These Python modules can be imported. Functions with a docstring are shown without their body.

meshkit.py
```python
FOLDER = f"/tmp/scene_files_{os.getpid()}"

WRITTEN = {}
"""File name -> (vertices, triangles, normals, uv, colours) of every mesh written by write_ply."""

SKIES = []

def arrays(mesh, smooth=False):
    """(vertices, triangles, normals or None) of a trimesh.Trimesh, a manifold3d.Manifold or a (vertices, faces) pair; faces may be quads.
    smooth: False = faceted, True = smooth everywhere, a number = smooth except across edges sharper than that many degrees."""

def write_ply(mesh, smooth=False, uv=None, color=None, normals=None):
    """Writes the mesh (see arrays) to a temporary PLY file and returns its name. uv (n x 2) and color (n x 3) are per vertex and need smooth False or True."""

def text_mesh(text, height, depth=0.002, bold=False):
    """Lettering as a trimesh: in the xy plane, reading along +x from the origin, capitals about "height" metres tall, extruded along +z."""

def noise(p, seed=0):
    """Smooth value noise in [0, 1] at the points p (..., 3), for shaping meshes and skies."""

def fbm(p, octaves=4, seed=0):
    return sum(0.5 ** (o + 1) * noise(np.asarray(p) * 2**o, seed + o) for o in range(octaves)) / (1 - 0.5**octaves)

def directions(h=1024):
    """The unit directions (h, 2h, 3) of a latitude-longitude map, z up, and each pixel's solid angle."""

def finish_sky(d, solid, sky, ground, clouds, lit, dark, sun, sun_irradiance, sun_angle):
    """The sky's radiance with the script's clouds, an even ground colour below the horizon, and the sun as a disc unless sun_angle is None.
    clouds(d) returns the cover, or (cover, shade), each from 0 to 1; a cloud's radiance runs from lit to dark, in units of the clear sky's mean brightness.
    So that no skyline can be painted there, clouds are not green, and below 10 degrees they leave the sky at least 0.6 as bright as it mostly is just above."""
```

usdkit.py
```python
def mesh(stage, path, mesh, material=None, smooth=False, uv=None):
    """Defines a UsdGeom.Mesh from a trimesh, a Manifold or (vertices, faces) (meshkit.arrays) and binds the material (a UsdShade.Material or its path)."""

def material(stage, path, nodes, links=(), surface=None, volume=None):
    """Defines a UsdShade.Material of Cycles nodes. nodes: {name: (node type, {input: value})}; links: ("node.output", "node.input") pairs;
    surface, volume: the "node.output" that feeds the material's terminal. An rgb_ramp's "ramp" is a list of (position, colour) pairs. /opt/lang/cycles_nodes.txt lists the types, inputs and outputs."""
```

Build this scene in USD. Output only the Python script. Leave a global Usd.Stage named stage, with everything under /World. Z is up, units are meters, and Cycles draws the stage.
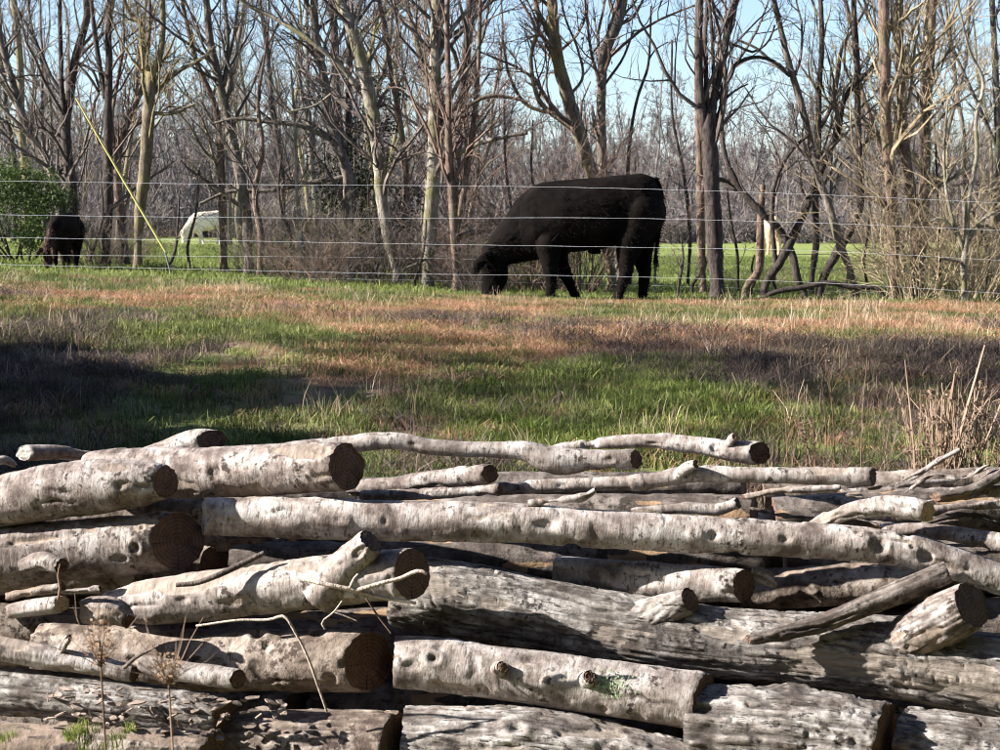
import math, random
import numpy as np, trimesh, manifold3d
from scipy.interpolate import PchipInterpolator
from pxr import Usd, UsdGeom, UsdLux, UsdShade, Gf, Sdf, Vt
import usdkit, meshkit
from meshkit import noise, fbm

stage = Usd.Stage.CreateInMemory()
UsdGeom.SetStageUpAxis(stage, 'Z'); UsdGeom.SetStageMetersPerUnit(stage, 1.0)
UsdGeom.Xform.Define(stage, '/World'); UsdGeom.Scope.Define(stage, '/World/Looks')
T = Sdf.ValueTypeNames

# ------------------------------------------------------------------ camera, sky, sun, exposure
HFOV = math.radians(30.0)
F = 500.0 / math.tan(HFOV / 2)              # focal length in photograph pixels
EYE = np.array([0.0, 0.0, 1.6]); HORIZON = 232.0
PITCH = math.atan((375.0 - HORIZON) / F)
EXPOSURE = 2.05
SUN = np.array([-0.87, -0.10, 0.46]); SUN /= np.linalg.norm(SUN)
SUN_INT, SKY_STR = 1.25, 0.051

FWD = np.array([0, math.cos(PITCH), -math.sin(PITCH)]); UP = np.array([0, math.sin(PITCH), math.cos(PITCH)]); RIGHT = np.array([1.0, 0, 0])
cam = UsdGeom.Camera.Define(stage, '/World/camera')
m4 = np.eye(4); m4[0, :3], m4[1, :3], m4[2, :3], m4[3, :3] = RIGHT, UP, -FWD, EYE
cam.AddTransformOp().Set(Gf.Matrix4d(m4.tolist()))
cam.CreateHorizontalApertureAttr(36.0); cam.CreateVerticalApertureAttr(27.0)
cam.CreateFocalLengthAttr(18.0 / math.tan(HFOV / 2))
cam.CreateFStopAttr(22.0); cam.CreateFocusDistanceAttr(8.5); cam.CreateExposureAttr(EXPOSURE)
cam.CreateClippingRangeAttr(Gf.Vec2f(0.05, 5000))

def material(name, nodes, links=(), surface=None, volume=None):
    return usdkit.material(stage, '/World/Looks/' + name, nodes, links, surface, volume)

elev = math.asin(SUN[2]); rot = math.atan2(SUN[0], SUN[1])
skym = material('sky_look', {
    's': ('sky_texture', {'sky_type': 'single_scattering', 'sun_disc': False, 'sun_elevation': elev, 'sun_rotation': rot, 'altitude': 200.0, 'air_density': 1.0, 'aerosol_density': 0.9, 'ozone_density': 1.0}),
    'wb': ('mix_color', {'blend_type': 'multiply', 'fac': 1.0, 'b': (0.90, 0.97, 1.14), 'use_clamp': False}),
    'b': ('background_shader', {'strength': SKY_STR})}, [('s.color', 'wb.a'), ('wb.result', 'b.color')], 'b.background')
dome = UsdLux.DomeLight.Define(stage, '/World/sky'); dome.CreateIntensityAttr(1.0)
UsdShade.MaterialBindingAPI.Apply(dome.GetPrim()).Bind(skym)
dome.GetPrim().SetCustomDataByKey('kind', 'structure')
sun = UsdLux.DistantLight.Define(stage, '/World/sun')
sun.CreateIntensityAttr(SUN_INT); sun.CreateAngleAttr(0.5); sun.CreateColorAttr(Gf.Vec3f(1.0, 0.955, 0.89)); sun.CreateNormalizeAttr(True)
zz = SUN; xx = np.cross([0, 0, 1.0], zz); xx /= np.linalg.norm(xx); yy = np.cross(zz, xx)
ms = np.eye(4); ms[0, :3], ms[1, :3], ms[2, :3] = xx, yy, zz
sun.AddTransformOp().Set(Gf.Matrix4d(ms.tolist()))

# ------------------------------------------------------------------ helpers
def ray(px, py):
    return RIGHT * (px - 500) / F + UP * (375 - py) / F + FWD
def at(px, py, Y):
    d = ray(px, py); return EYE + d * (Y / d[1])
def rad(rpx, Y): return rpx / F * Y * 1.0

used = {}
def path_for(name, parent=None):
    base = (str(parent.GetPath()) if parent is not None else '/World') + '/' + name
    k = used.get(base, 0); used[base] = k + 1
    return base if k == 0 else f'{base}_{k:03d}'
def tag(p, label=None, cat=None, group=None, kind=None):
    p = p.GetPrim() if hasattr(p, 'GetPrim') else p
    for k, v in (('label', label), ('category', cat), ('group', group), ('kind', kind)):
        if v: p.SetCustomDataByKey(k, v)
    return p
def thing(name, label=None, cat=None, mat=None, group=None):
    x = UsdGeom.Xform.Define(stage, path_for(name))
    if mat is not None: x.AddTransformOp().Set(Gf.Matrix4d(np.asarray(mat).T.tolist()))
    return tag(x, label, cat, group)
def trans(p):
    m = np.eye(4); m[:3, 3] = p; return m
def obj(name, mesh, mt, parent=None, smooth=True, label=None, attrs=None):
    g = usdkit.mesh(stage, path_for(name, parent), mesh, mt, smooth)
    for k, v in (attrs or {}).items():
        UsdGeom.PrimvarsAPI(g).CreatePrimvar(k, T.FloatArray, 'vertex').Set(Vt.FloatArray.FromNumpy(np.asarray(v, np.float32)))
    if label: tag(g, label)
    if name in ('foliage', 'buds', 'leaf_remnants', 'hair', 'seed_head', 'plumes', 'lichen', 'stalks', 'stems', 'face_hair', 'crown'): tag(g, kind='stuff')
    return g.GetPrim()
def norm(v): return v / (np.linalg.norm(v, axis=-1, keepdims=True) + 1e-12)

def resample(p, step=None, n=None):
    """smooth curve through the rows of p (positions and radius), even in arc length"""
    p = np.asarray(p, float)
    s = np.concatenate([[0], np.cumsum(np.linalg.norm(np.diff(p[:, :3], axis=0), axis=1))])
    n = n or max(4, int(s[-1] / step) + 1)
    if len(p) == 2:
        return p[0] + (p[1] - p[0]) * np.linspace(0, 1, n)[:, None]
    u = np.linspace(0, s[-1], n)
    m = np.zeros_like(p); h = np.diff(s)[:, None]; d = np.diff(p, axis=0) / h
    m[1:-1] = (d[:-1] * h[1:] + d[1:] * h[:-1]) / (h[1:] + h[:-1]); m[0], m[-1] = d[0], d[-1]
    i = np.clip(np.searchsorted(s, u, 'right') - 1, 0, len(p) - 2); t = ((u - s[i]) / h[i, 0])[:, None]; hh = h[i]
    return (2*t**3-3*t**2+1)*p[i] + (t**3-2*t**2+t)*hh*m[i] + (-2*t**3+3*t**2)*p[i+1] + (t**3-t**2)*hh*m[i+1]

def frames(c):
    t = norm(np.gradient(c, axis=0)); mean = norm(t.mean(0))
    ref = np.eye(3)[np.argmin(np.abs(mean))]
    a = norm(np.cross(t, ref)); b = np.cross(t, a)
    return t, a, b

def tubes(P, R, S=3):
    """batch of tubes: P (N,K,3), R (N,K)"""
    N, K = R.shape
    t = np.gradient(P, axis=1); t = norm(t); mean = norm(t.mean(1))
    ref = np.eye(3)[np.argmin(np.abs(mean), axis=1)]
    a = norm(np.cross(t, ref[:, None, :])); b = np.cross(t, a)
    ang = np.arange(S) * 2 * np.pi / S
    v = P[:, :, None] + R[:, :, None, None] * (np.cos(ang)[None, None, :, None] * a[:, :, None] + np.sin(ang)[None, None, :, None] * b[:, :, None])
    n, k, s = np.meshgrid(np.arange(N), np.arange(K - 1), np.arange(S), indexing='ij')
    o = n * K * S; s2 = (s + 1) % S
    q = np.stack([o + k*S + s, o + k*S + s2, o + (k+1)*S + s2, o + (k+1)*S + s], -1).reshape(-1, 4)
    return v.reshape(-1, 3), np.vstack([q[:, [0, 1, 2]], q[:, [0, 2, 3]]])
def joinm(ms):
    vs, fs, n = [], [], 0
    for v, f in ms:
        vs.append(v); fs.append(np.asarray(f) + n); n += len(v)
    return np.vstack(vs), np.vstack(fs)
def tube1(pts, S=6, cap=True, step=None, rough=0.0, seed=0):
    c = np.asarray(pts, float) if step is None else resample(pts, step)
    v, f = tubes(c[None, :, :3], c[None, :, 3], S)
    if rough:
        cc = np.repeat(c[:, :3], S, axis=0); d = v - cc
        v = cc + d * (1 + rough * (2 * fbm(v * 14.0 + seed, 3, seed) - 1))[:, None]
    if cap:
        k = len(c); v = np.vstack([v, c[0, :3], c[-1, :3]]); n = k * S
        j = np.arange(S); j2 = (j + 1) % S
        f = np.vstack([f, np.stack([j2, j, np.full(S, n)], 1), np.stack([(k-1)*S + j, (k-1)*S + j2, np.full(S, n + 1)], 1)])
    return v, f

# ------------------------------------------------------------------ materials
def noise_node(scale, detail=4, rough=0.6, **k): return ('noise_texture', {'scale': scale, 'detail': detail, 'roughness': rough, **k})

def log_look(name, lo, mid, hi, spot, fleck, wood, stretch, bump, spotlim=(0.60, 0.70), vein=0.0):
    """bark of a cut log: blotches, specks, lenticels across, bark scaled off to bare wood where the mesh says so"""
    n = {'tc': ('texture_coordinate', {}), 'oi': ('object_info', {}),
         'off': ('vector_math', {'math_type': 'multiply_add', 'vector2': (37.0, 11.0, 5.0)}),
         'm1': ('mapping', {'scale': (1, 1, 1)}), 'm2': ('mapping', {'scale': stretch}),
         'big': noise_node(11, 7, 0.68), 'ramp': ('rgb_ramp', {'ramp': [(0.37, lo), (0.49, mid), (0.63, hi)]}),
         'sp': noise_node(38, 4, 0.65), 'cl': noise_node(5, 3, 0.6), 'clr': ('map_range', {'from_min': 0.35, 'from_max': 0.65, 'to_min': -0.09, 'to_max': 0.09}), 'sa': ('math', {'math_type': 'add'}), 'sc': ('attribute', {'attribute': 'scar'}), 'sm': ('mix_color', {'b': tuple(0.8 * x for x in spot)}), 'spr': ('rgb_ramp', {'ramp': [(spotlim[0], (0, 0, 0)), (spotlim[1], (1, 1, 1))]}),
         'spm': ('mix_color', {'b': spot}),
         'fl': noise_node(26, 6, 0.7), 'flr': ('rgb_ramp', {'ramp': [(0.37, (1, 1, 1)), (0.46, (0, 0, 0))]}),
         'flm': ('mix_color', {'b': fleck}),
         'tone': ('hsv', {}), 'tv': ('map_range', {'from_min': 0.0, 'from_max': 1.0, 'to_min': 0.82, 'to_max': 1.14}),
         'pa': ('attribute', {'attribute': 'peel'}), 'pn': noise_node(60, 3, 0.6),
         'padd': ('math', {'math_type': 'multiply_add', 'value2': 0.7}), 'pr': ('rgb_ramp', {'ramp': [(0.78, (0, 0, 0)), (0.86, (1, 1, 1))]}),
         'wn': noise_node(18, 5, 0.6), 'wr': ('rgb_ramp', {'ramp': [(0.35, tuple(0.55 * x for x in wood)), (0.62, wood)]}),
         'pm': ('mix_color', {}),
         'bm': ('mix_float', {'fac': 0.45}), 'bump': ('bump', {'strength': min(1, bump * 1.6), 'distance': 0.008}),
         'p': ('principled_bsdf', {'roughness': 0.85, 'specular_ior_level': 0.25})}
    l = [('tc.object', 'off.vector1'), ('tc.object', 'm1.vector'), ('oi.random', 'tv.value'),
         ('m1.vector', 'big.vector'), ('big.fac', 'ramp.fac'), ('m1.vector', 'sp.vector'), ('m1.vector', 'cl.vector'), ('cl.fac', 'clr.value'), ('sp.fac', 'sa.value1'), ('clr.result', 'sa.value2'), ('sa.value', 'spr.fac'),
         ('tc.object', 'm2.vector'), ('m2.vector', 'fl.vector'), ('fl.fac', 'flr.fac'),
         ('ramp.color', 'spm.a'), ('spr.color', 'spm.fac'), ('spm.result', 'flm.a'), ('flr.color', 'flm.fac'),
         ('flm.result', 'sm.a'), ('sc.fac', 'sm.fac'), ('sm.result', 'tone.color'), ('tv.result', 'tone.value'),
         ('m1.vector', 'pn.vector'), ('pn.fac', 'padd.value1'), ('pa.fac', 'padd.value3'), ('padd.value', 'pr.fac'),
         ('m2.vector', 'wn.vector'), ('wn.fac', 'wr.fac'), ('tone.color', 'pm.a'), ('wr.color', 'pm.b'), ('pr.color', 'pm.fac'),
         ('pm.result', 'p.base_color'), ('fl.fac', 'bm.a'), ('sp.fac', 'bm.b'), ('bm.result', 'bump.height'), ('bump.normal', 'p.normal')]
    del n['off']; l = l[1:]
    return material(name, n, l, 'p.BSDF')

PALE = log_look('pale_bark', (0.072, 0.052, 0.045), (0.19, 0.155, 0.138), (0.35, 0.32, 0.30), (0.04, 0.028, 0.022), (0.075, 0.055, 0.045), (0.24, 0.19, 0.155), (3.0, 1, 1), 0.5)
WHITE = log_look('whitish_bark', (0.10, 0.076, 0.066), (0.235, 0.20, 0.18), (0.40, 0.37, 0.35), (0.05, 0.037, 0.032), (0.10, 0.08, 0.065), (0.29, 0.235, 0.195), (3.4, 1, 1), 0.35, (0.63, 0.72))
ROUGH = log_look('furrowed_bark', (0.10, 0.08, 0.068), (0.235, 0.21, 0.19), (0.46, 0.43, 0.405), (0.05, 0.04, 0.035), (0.022, 0.017, 0.015), (0.25, 0.212, 0.18), (0.7, 4.6, 4.6), 1.0)
BROWN = log_look('brown_bark', (0.07, 0.05, 0.04), (0.16, 0.125, 0.10), (0.31, 0.265, 0.23), (0.045, 0.03, 0.024), (0.06, 0.043, 0.034), (0.22, 0.165, 0.13), (1.2, 1, 1), 0.8)
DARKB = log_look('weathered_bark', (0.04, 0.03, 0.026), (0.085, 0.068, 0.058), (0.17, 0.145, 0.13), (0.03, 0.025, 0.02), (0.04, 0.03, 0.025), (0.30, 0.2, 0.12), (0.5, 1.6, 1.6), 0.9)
def cut_look(name, c0, c1):
    return material(name, {
        'tc': ('texture_coordinate', {}), 'm': ('mapping', {'scale': (0.0, 1, 1)}), 'w': ('wave_texture', {'wave_type': 'rings', 'rings_direction': 'x', 'scale': 28.0, 'distortion': 4.0, 'detail': 3.0, 'detail_scale': 1.5}),
        'n': noise_node(30, 5, 0.65), 'mx': ('mix_float', {'fac': 0.8}), 'r': ('rgb_ramp', {'ramp': [(0.2, c0), (0.75, c1)]}),
        'xyz': ('separate_xyz', {}), 'at': ('math', {'math_type': 'arctan2'}), 'an': ('noise_texture', {'dimensions': '1D', 'scale': 3.2, 'detail': 3.0, 'roughness': 0.7}), 'ar': ('rgb_ramp', {'ramp': [(0.60, (1, 1, 1)), (0.66, (0.25, 0.25, 0.25))]}), 'am': ('mix_color', {'blend_type': 'multiply', 'fac': 0.85}),
        'b': ('bump', {'strength': 0.5, 'distance': 0.004}), 'p': ('principled_bsdf', {'roughness': 0.8, 'specular_ior_level': 0.2})},
        [('tc.object', 'm.vector'), ('m.vector', 'w.vector'), ('tc.object', 'n.vector'), ('w.fac', 'mx.a'), ('n.fac', 'mx.b'), ('mx.result', 'r.fac'), ('tc.object', 'xyz.vector'), ('xyz.y', 'at.value1'), ('xyz.z', 'at.value2'), ('at.value', 'an.w'), ('an.fac', 'ar.fac'), ('r.color', 'am.a'), ('ar.color', 'am.b'), ('am.result', 'p.base_color'), ('mx.result', 'b.height'), ('b.normal', 'p.normal')], 'p.BSDF')
CUT = cut_look('cut_wood', (0.038, 0.023, 0.017), (0.15, 0.092, 0.066))
CUTPALE = cut_look('pale_cut_wood', (0.22, 0.15, 0.09), (0.5, 0.37, 0.24))
CUTGREY = cut_look('grey_cut_wood', (0.16, 0.14, 0.125), (0.36, 0.33, 0.30))

def bark(name, lo, hi, moss=None, mossamt=0.55, scale=9.0):
    n = {'g': ('geometry', {}), 'm': ('mapping', {'scale': (1, 1, 0.35)}), 'n': noise_node(scale * 2.2, 7, 0.75), 'n2': noise_node(2.6, 4, 0.6), 'oi': ('object_info', {}),
         'r': ('rgb_ramp', {'ramp': [(0.38, lo), (0.64, hi)]}), 'b': ('bump', {'strength': 1.0, 'distance': 0.03}),
         'p': ('principled_bsdf', {'roughness': 0.9, 'specular_ior_level': 0.2})}
    l = [('g.position', 'm.vector'), ('m.vector', 'n.vector'), ('g.position', 'n2.vector'), ('n.fac', 'r.fac'), ('n.fac', 'b.height'), ('b.normal', 'p.normal')]
    if moss:
        n['mr'] = ('rgb_ramp', {'ramp': [(mossamt - 0.1, (0, 0, 0)), (mossamt + 0.08, (1, 1, 1))]}); n['mm'] = ('mix_color', {'b': moss})
        l += [('n2.fac', 'mr.fac'), ('mr.color', 'mm.fac'), ('r.color', 'mm.a'), ('mm.result', 'p.base_color')]
    else: l += [('r.color', 'p.base_color')]
    return material(name, n, l, 'p.BSDF')
B_DARK = bark('dark_tree_bark', (0.016, 0.012, 0.011), (0.085, 0.066, 0.058))
B_GREY = bark('grey_tree_bark', (0.05, 0.04, 0.034), (0.20, 0.17, 0.145), (0.11, 0.11, 0.06), 0.64)
B_MOSS = bark('mossy_tree_bark', (0.06, 0.046, 0.034), (0.22, 0.175, 0.125), (0.17, 0.145, 0.065), 0.54)
B_BROWN = bark('brown_tree_bark', (0.05, 0.033, 0.026), (0.22, 0.15, 0.115), (0.12, 0.105, 0.06), 0.62)
B_BIRCH = bark('pale_tree_bark', (0.075, 0.062, 0.05), (0.36, 0.32, 0.27), (0.13, 0.12, 0.06), 0.54, 6.0)
B_TWIG = bark('twig_bark', (0.05, 0.038, 0.034), (0.15, 0.12, 0.105), None, 0.5, 3.0)
B_TWIGRED = bark('russet_twig_bark', (0.065, 0.04, 0.032), (0.19, 0.13, 0.10), None, 0.5, 3.0)
B_TWIGPALE = bark('straw_twig_bark', (0.12, 0.09, 0.055), (0.34, 0.27, 0.17), None, 0.5, 3.0)
B_TWIGOLIVE = bark('olive_twig_bark', (0.075, 0.06, 0.034), (0.22, 0.18, 0.10), None, 0.5, 3.0)
REED = bark('dry_reed', (0.26, 0.20, 0.165), (0.50, 0.42, 0.36), None, 0.5, 3.0)
FARTWIG = bark('far_wood_bark', (0.085, 0.07, 0.068), (0.19, 0.16, 0.152), None, 0.5, 1.0)

def leaf(name, a, b, trans_=0.35, rough=0.6, scale=3.0):
    return material(name, {
        'g': ('geometry', {}), 'oi': ('object_info', {}), 'n': noise_node(scale, 3, 0.6), 'ad': ('math', {'math_type': 'multiply_add', 'value2': 0.55}), 'sub': ('math', {'math_type': 'subtract', 'value2': 0.43}),
        'ri': ('math', {'math_type': 'multiply_add', 'value2': 0.62}),
        'r': ('rgb_ramp', {'ramp': [(0.25, a), (0.75, b)]}), 'p': ('principled_bsdf', {'roughness': rough, 'specular_ior_level': 0.3}), 't': ('translucent_bsdf', {}), 'mx': ('mix_closure', {'fac': trans_})},
        [('g.position', 'n.vector'), ('oi.random', 'ad.value1'), ('n.fac', 'ad.value3'), ('ad.value', 'sub.value1'), ('g.random_per_island', 'ri.value1'), ('sub.value', 'ri.value3'), ('ri.value', 'r.fac'), ('r.color', 'p.base_color'), ('r.color', 't.color'), ('p.BSDF', 'mx.closure1'), ('t.BSDF', 'mx.closure2')], 'mx.closure')
G_GREEN = leaf('green_blades', (0.055, 0.07, 0.016), (0.26, 0.27, 0.09))
G_LUSH = leaf('lush_blades', (0.075, 0.11, 0.016), (0.30, 0.34, 0.085))
G_FIELD = leaf('field_blades', (0.11, 0.14, 0.03), (0.22, 0.25, 0.075))
G_TAN = leaf('tan_blades', (0.24, 0.125, 0.065), (0.62, 0.38, 0.235))
G_STRAW = leaf('straw_blades', (0.32, 0.235, 0.15), (0.60, 0.48, 0.34))
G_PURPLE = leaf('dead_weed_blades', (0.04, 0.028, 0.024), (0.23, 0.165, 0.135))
L_BUSH = leaf('bush_leaves', (0.025, 0.05, 0.010), (0.125, 0.17, 0.045))
L_CEDAR = leaf('cedar_leaves', (0.025, 0.035, 0.012), (0.085, 0.09, 0.03), 0.15)
L_DEAD = leaf('dead_leaves', (0.16, 0.05, 0.04), (0.30, 0.13, 0.09))
L_OLIVE = leaf('bud_leaves', (0.20, 0.13, 0.04), (0.33, 0.26, 0.08))
L_RUSSET = leaf('russet_stalk', (0.19, 0.125, 0.085), (0.45, 0.335, 0.25))
L_HEAD = leaf('dry_seed_head', (0.28, 0.18, 0.115), (0.52, 0.38, 0.27), 0.45)
L_WEED = leaf('weed_stalk', (0.15, 0.095, 0.065), (0.36, 0.255, 0.185))

GROUND = material('ground_cover', {
    'g': ('geometry', {}), 'n1': noise_node(0.8, 5, 0.65), 'n2': noise_node(9, 6, 0.7), 'n3': noise_node(0.35, 4, 0.6), 'sx': ('separate_xyz', {}),
    'near': ('rgb_ramp', {'ramp': [(0.3, (0.055, 0.04, 0.03)), (0.5, (0.15, 0.10, 0.07)), (0.7, (0.26, 0.175, 0.115))]}),
    'grn': ('rgb_ramp', {'ramp': [(0.3, (0.05, 0.075, 0.018)), (0.7, (0.14, 0.18, 0.05))]}),
    'gm': ('rgb_ramp', {'ramp': [(0.42, (0, 0, 0)), (0.58, (1, 1, 1))]}), 'mx': ('mix_color', {}),
    'fld': ('rgb_ramp', {'ramp': [(0.25, (0.10, 0.125, 0.03)), (0.5, (0.165, 0.195, 0.055)), (0.75, (0.235, 0.245, 0.09))]}),
    'fn': ('mix_float', {'fac': 0.45}),
    'fd': ('map_range', {'from_min': 19.0, 'from_max': 23.0, 'to_min': 0.0, 'to_max': 1.0, 'clamp': True}), 'mx2': ('mix_color', {}),
    'b': ('bump', {'strength': 0.9, 'distance': 0.04}), 'p': ('principled_bsdf', {'roughness': 0.95, 'specular_ior_level': 0.1})},
    [('g.position', 'n1.vector'), ('g.position', 'n2.vector'), ('g.position', 'n3.vector'), ('g.position', 'sx.vector'), ('n2.fac', 'near.fac'), ('n2.fac', 'grn.fac'), ('n1.fac', 'gm.fac'), ('gm.color', 'mx.fac'), ('near.color', 'mx.a'), ('grn.color', 'mx.b'),
     ('n3.fac', 'fn.a'), ('n2.fac', 'fn.b'), ('fn.result', 'fld.fac'), ('sx.y', 'fd.value'), ('fd.result', 'mx2.fac'), ('mx.result', 'mx2.a'), ('fld.color', 'mx2.b'), ('mx2.result', 'p.base_color'), ('n2.fac', 'b.height'), ('b.normal', 'p.normal')], 'p.BSDF')
def plain(name, c, rough=0.6, metal=0.0, var=0.25, scale=20.0, spec=0.4):
    return material(name, {'tc': ('texture_coordinate', {}), 'n': noise_node(scale, 4, 0.6), 'r': ('rgb_ramp', {'ramp': [(0.3, tuple(x * (1 - var) for x in c)), (0.7, tuple(min(1, x * (1 + var)) for x in c))]}), 'p': ('principled_bsdf', {'roughness': rough, 'metallic': metal, 'specular_ior_level': spec})},
        [('tc.object', 'n.vector'), ('n.fac', 'r.fac'), ('r.color', 'p.base_color')], 'p.BSDF')
WIRE = plain('fence_wire', (0.55, 0.55, 0.56), 0.5)
STEEL = plain('steel_post', (0.10, 0.11, 0.10), 0.6)
YELLOW = plain('yellow_plastic', (0.46, 0.40, 0.12), 0.5)
POLE = plain('pole_wood', (0.16, 0.12, 0.09), 0.9)
COAT_BLACK = plain('black_coat', (0.0042, 0.0029, 0.0024), 0.85, 0, 0.7, 4.0, 0.05)
COAT_BROWN = plain('dark_brown_coat', (0.010, 0.0065, 0.0055), 0.9, 0, 0.6, 5.0, 0.04)
COAT_RED = plain('red_brown_hair', (0.06, 0.028, 0.018), 0.9)
COAT_WHITE = plain('cream_coat', (0.62, 0.51, 0.38), 0.8, 0, 0.2)
COAT_TAN = plain('tan_coat', (0.52, 0.36, 0.22), 0.8, 0, 0.3, 3.0)
HOOF = plain('hoof_horn', (0.03, 0.025, 0.02), 0.6)
EYE_M = plain('eye_gloss', (0.01, 0.008, 0.008), 0.15)
CHIP = plain('bark_chip', (0.19, 0.145, 0.12), 0.9, 0, 0.6, 30.0)

# ------------------------------------------------------------------ ground
_py = [-20, 0, 5.0, 5.7, 6.4, 7.0, 8, 9, 10, 11, 12, 13.2, 15, 17, 20, 25, 40, 80, 150, 300, 700]
_pz = [0.0, 0.03, 0.06, 0.09, 0.19, 0.33, 0.49, 0.60, 0.70, 0.785, 0.838, 0.868, 0.880, 0.878, 0.872, 0.872, 0.93, 1.0, 1.10, 1.6, 6.0]
_prof = PchipInterpolator(_py, _pz)
def sstep(a, b, x):
    t = np.clip((x - a) / (b - a), 0, 1); return t * t * (3 - 2 * t)
def H(x, y):
    x = np.asarray(x, float); y = np.asarray(y, float)
    x, y = np.broadcast_arrays(x, y)
    z = _prof(np.clip(y, -20, 700)) - np.where(x < 0, 0.05, 0.012) * np.clip(x, -9, 9) * sstep(9, 14, y) * (1 - 0.5 * sstep(30, 60, y))
    q = np.stack([x * 0.9, y * 0.9, 0 * x], -1)
    z = z + 0.10 * (fbm(q, 3, 5) - 0.5) * sstep(6.3, 8.5, y) * (1 - 0.6 * sstep(12, 16, y))
    q2 = np.stack([x * 5, y * 5, 0 * x], -1)
    return z + 0.03 * (noise(q2, 9) - 0.5) * sstep(5.5, 7, y) * (1 - sstep(30, 40, y))
def grid(xs, ys):
    X, Y = np.meshgrid(xs, ys); Z = H(X, Y)
    v = np.stack([X, Y, Z], -1).reshape(-1, 3); nx = len(xs)
    i, j = np.meshgrid(np.arange(len(ys) - 1), np.arange(nx - 1), indexing='ij'); a = i * nx + j
    q = np.stack([a, a + 1, a + nx + 1, a + nx], -1).reshape(-1, 4)
    return v, q
xs = np.concatenate([-np.geomspace(900, 9, 40), np.arange(-8.8, 8.81, 0.11), np.geomspace(9, 900, 40)])
ys = np.concatenate([np.linspace(-20, 3, 16), np.arange(3.4, 22, 0.11), np.geomspace(22.2, 700, 70)])
tag(obj('ground', grid(xs, ys), GROUND), kind='structure')

# ------------------------------------------------------------------ grass (stuff)
def blades(n, spread, hmin, hmax, w, lean, seed, flop=0.5):
    rg = np.random.default_rng(seed)
    a = rg.uniform(0, 2*np.pi, n); r = spread * np.sqrt(rg.uniform(0, 1, n)); h = rg.uniform(hmin, hmax, n)
    base = np.stack([r*np.cos(a), r*np.sin(a), 0*a - 0.01], -1)
    d = rg.uniform(0, 2*np.pi, n); ld = np.stack([np.cos(d), np.sin(d), 0*d], -1)
    le = np.abs(rg.normal(0, lean, n))[:, None]; up = np.array([0, 0, 1.0])
    p1 = base + (up * 0.5 + ld * le * 0.35) * h[:, None]
    p2 = base + (up * 0.85 + ld * le * 1.0) * h[:, None]
    p3 = base + (up * (1.0 - flop * np.minimum(le, 1.2)) + ld * le * 1.8) * h[:, None]
    e = rg.uniform(0, 2*np.pi, n); sd = np.stack([np.cos(e), np.sin(e), 0*e], -1) * (w * rg.uniform(0.6, 1.3, n))[:, None]
    V = np.stack([base - sd, base + sd, p1 - sd*0.85, p1 + sd*0.85, p2 - sd*0.5, p2 + sd*0.5, p3], 1).reshape(-1, 3)
    o = (np.arange(n) * 7)[:, None, None]
    f = (np.array([[0, 1, 3], [0, 3, 2], [2, 3, 5], [2, 5, 4], [4, 5, 6]])[None] + o).reshape(-1, 3)
    return V, f
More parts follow.
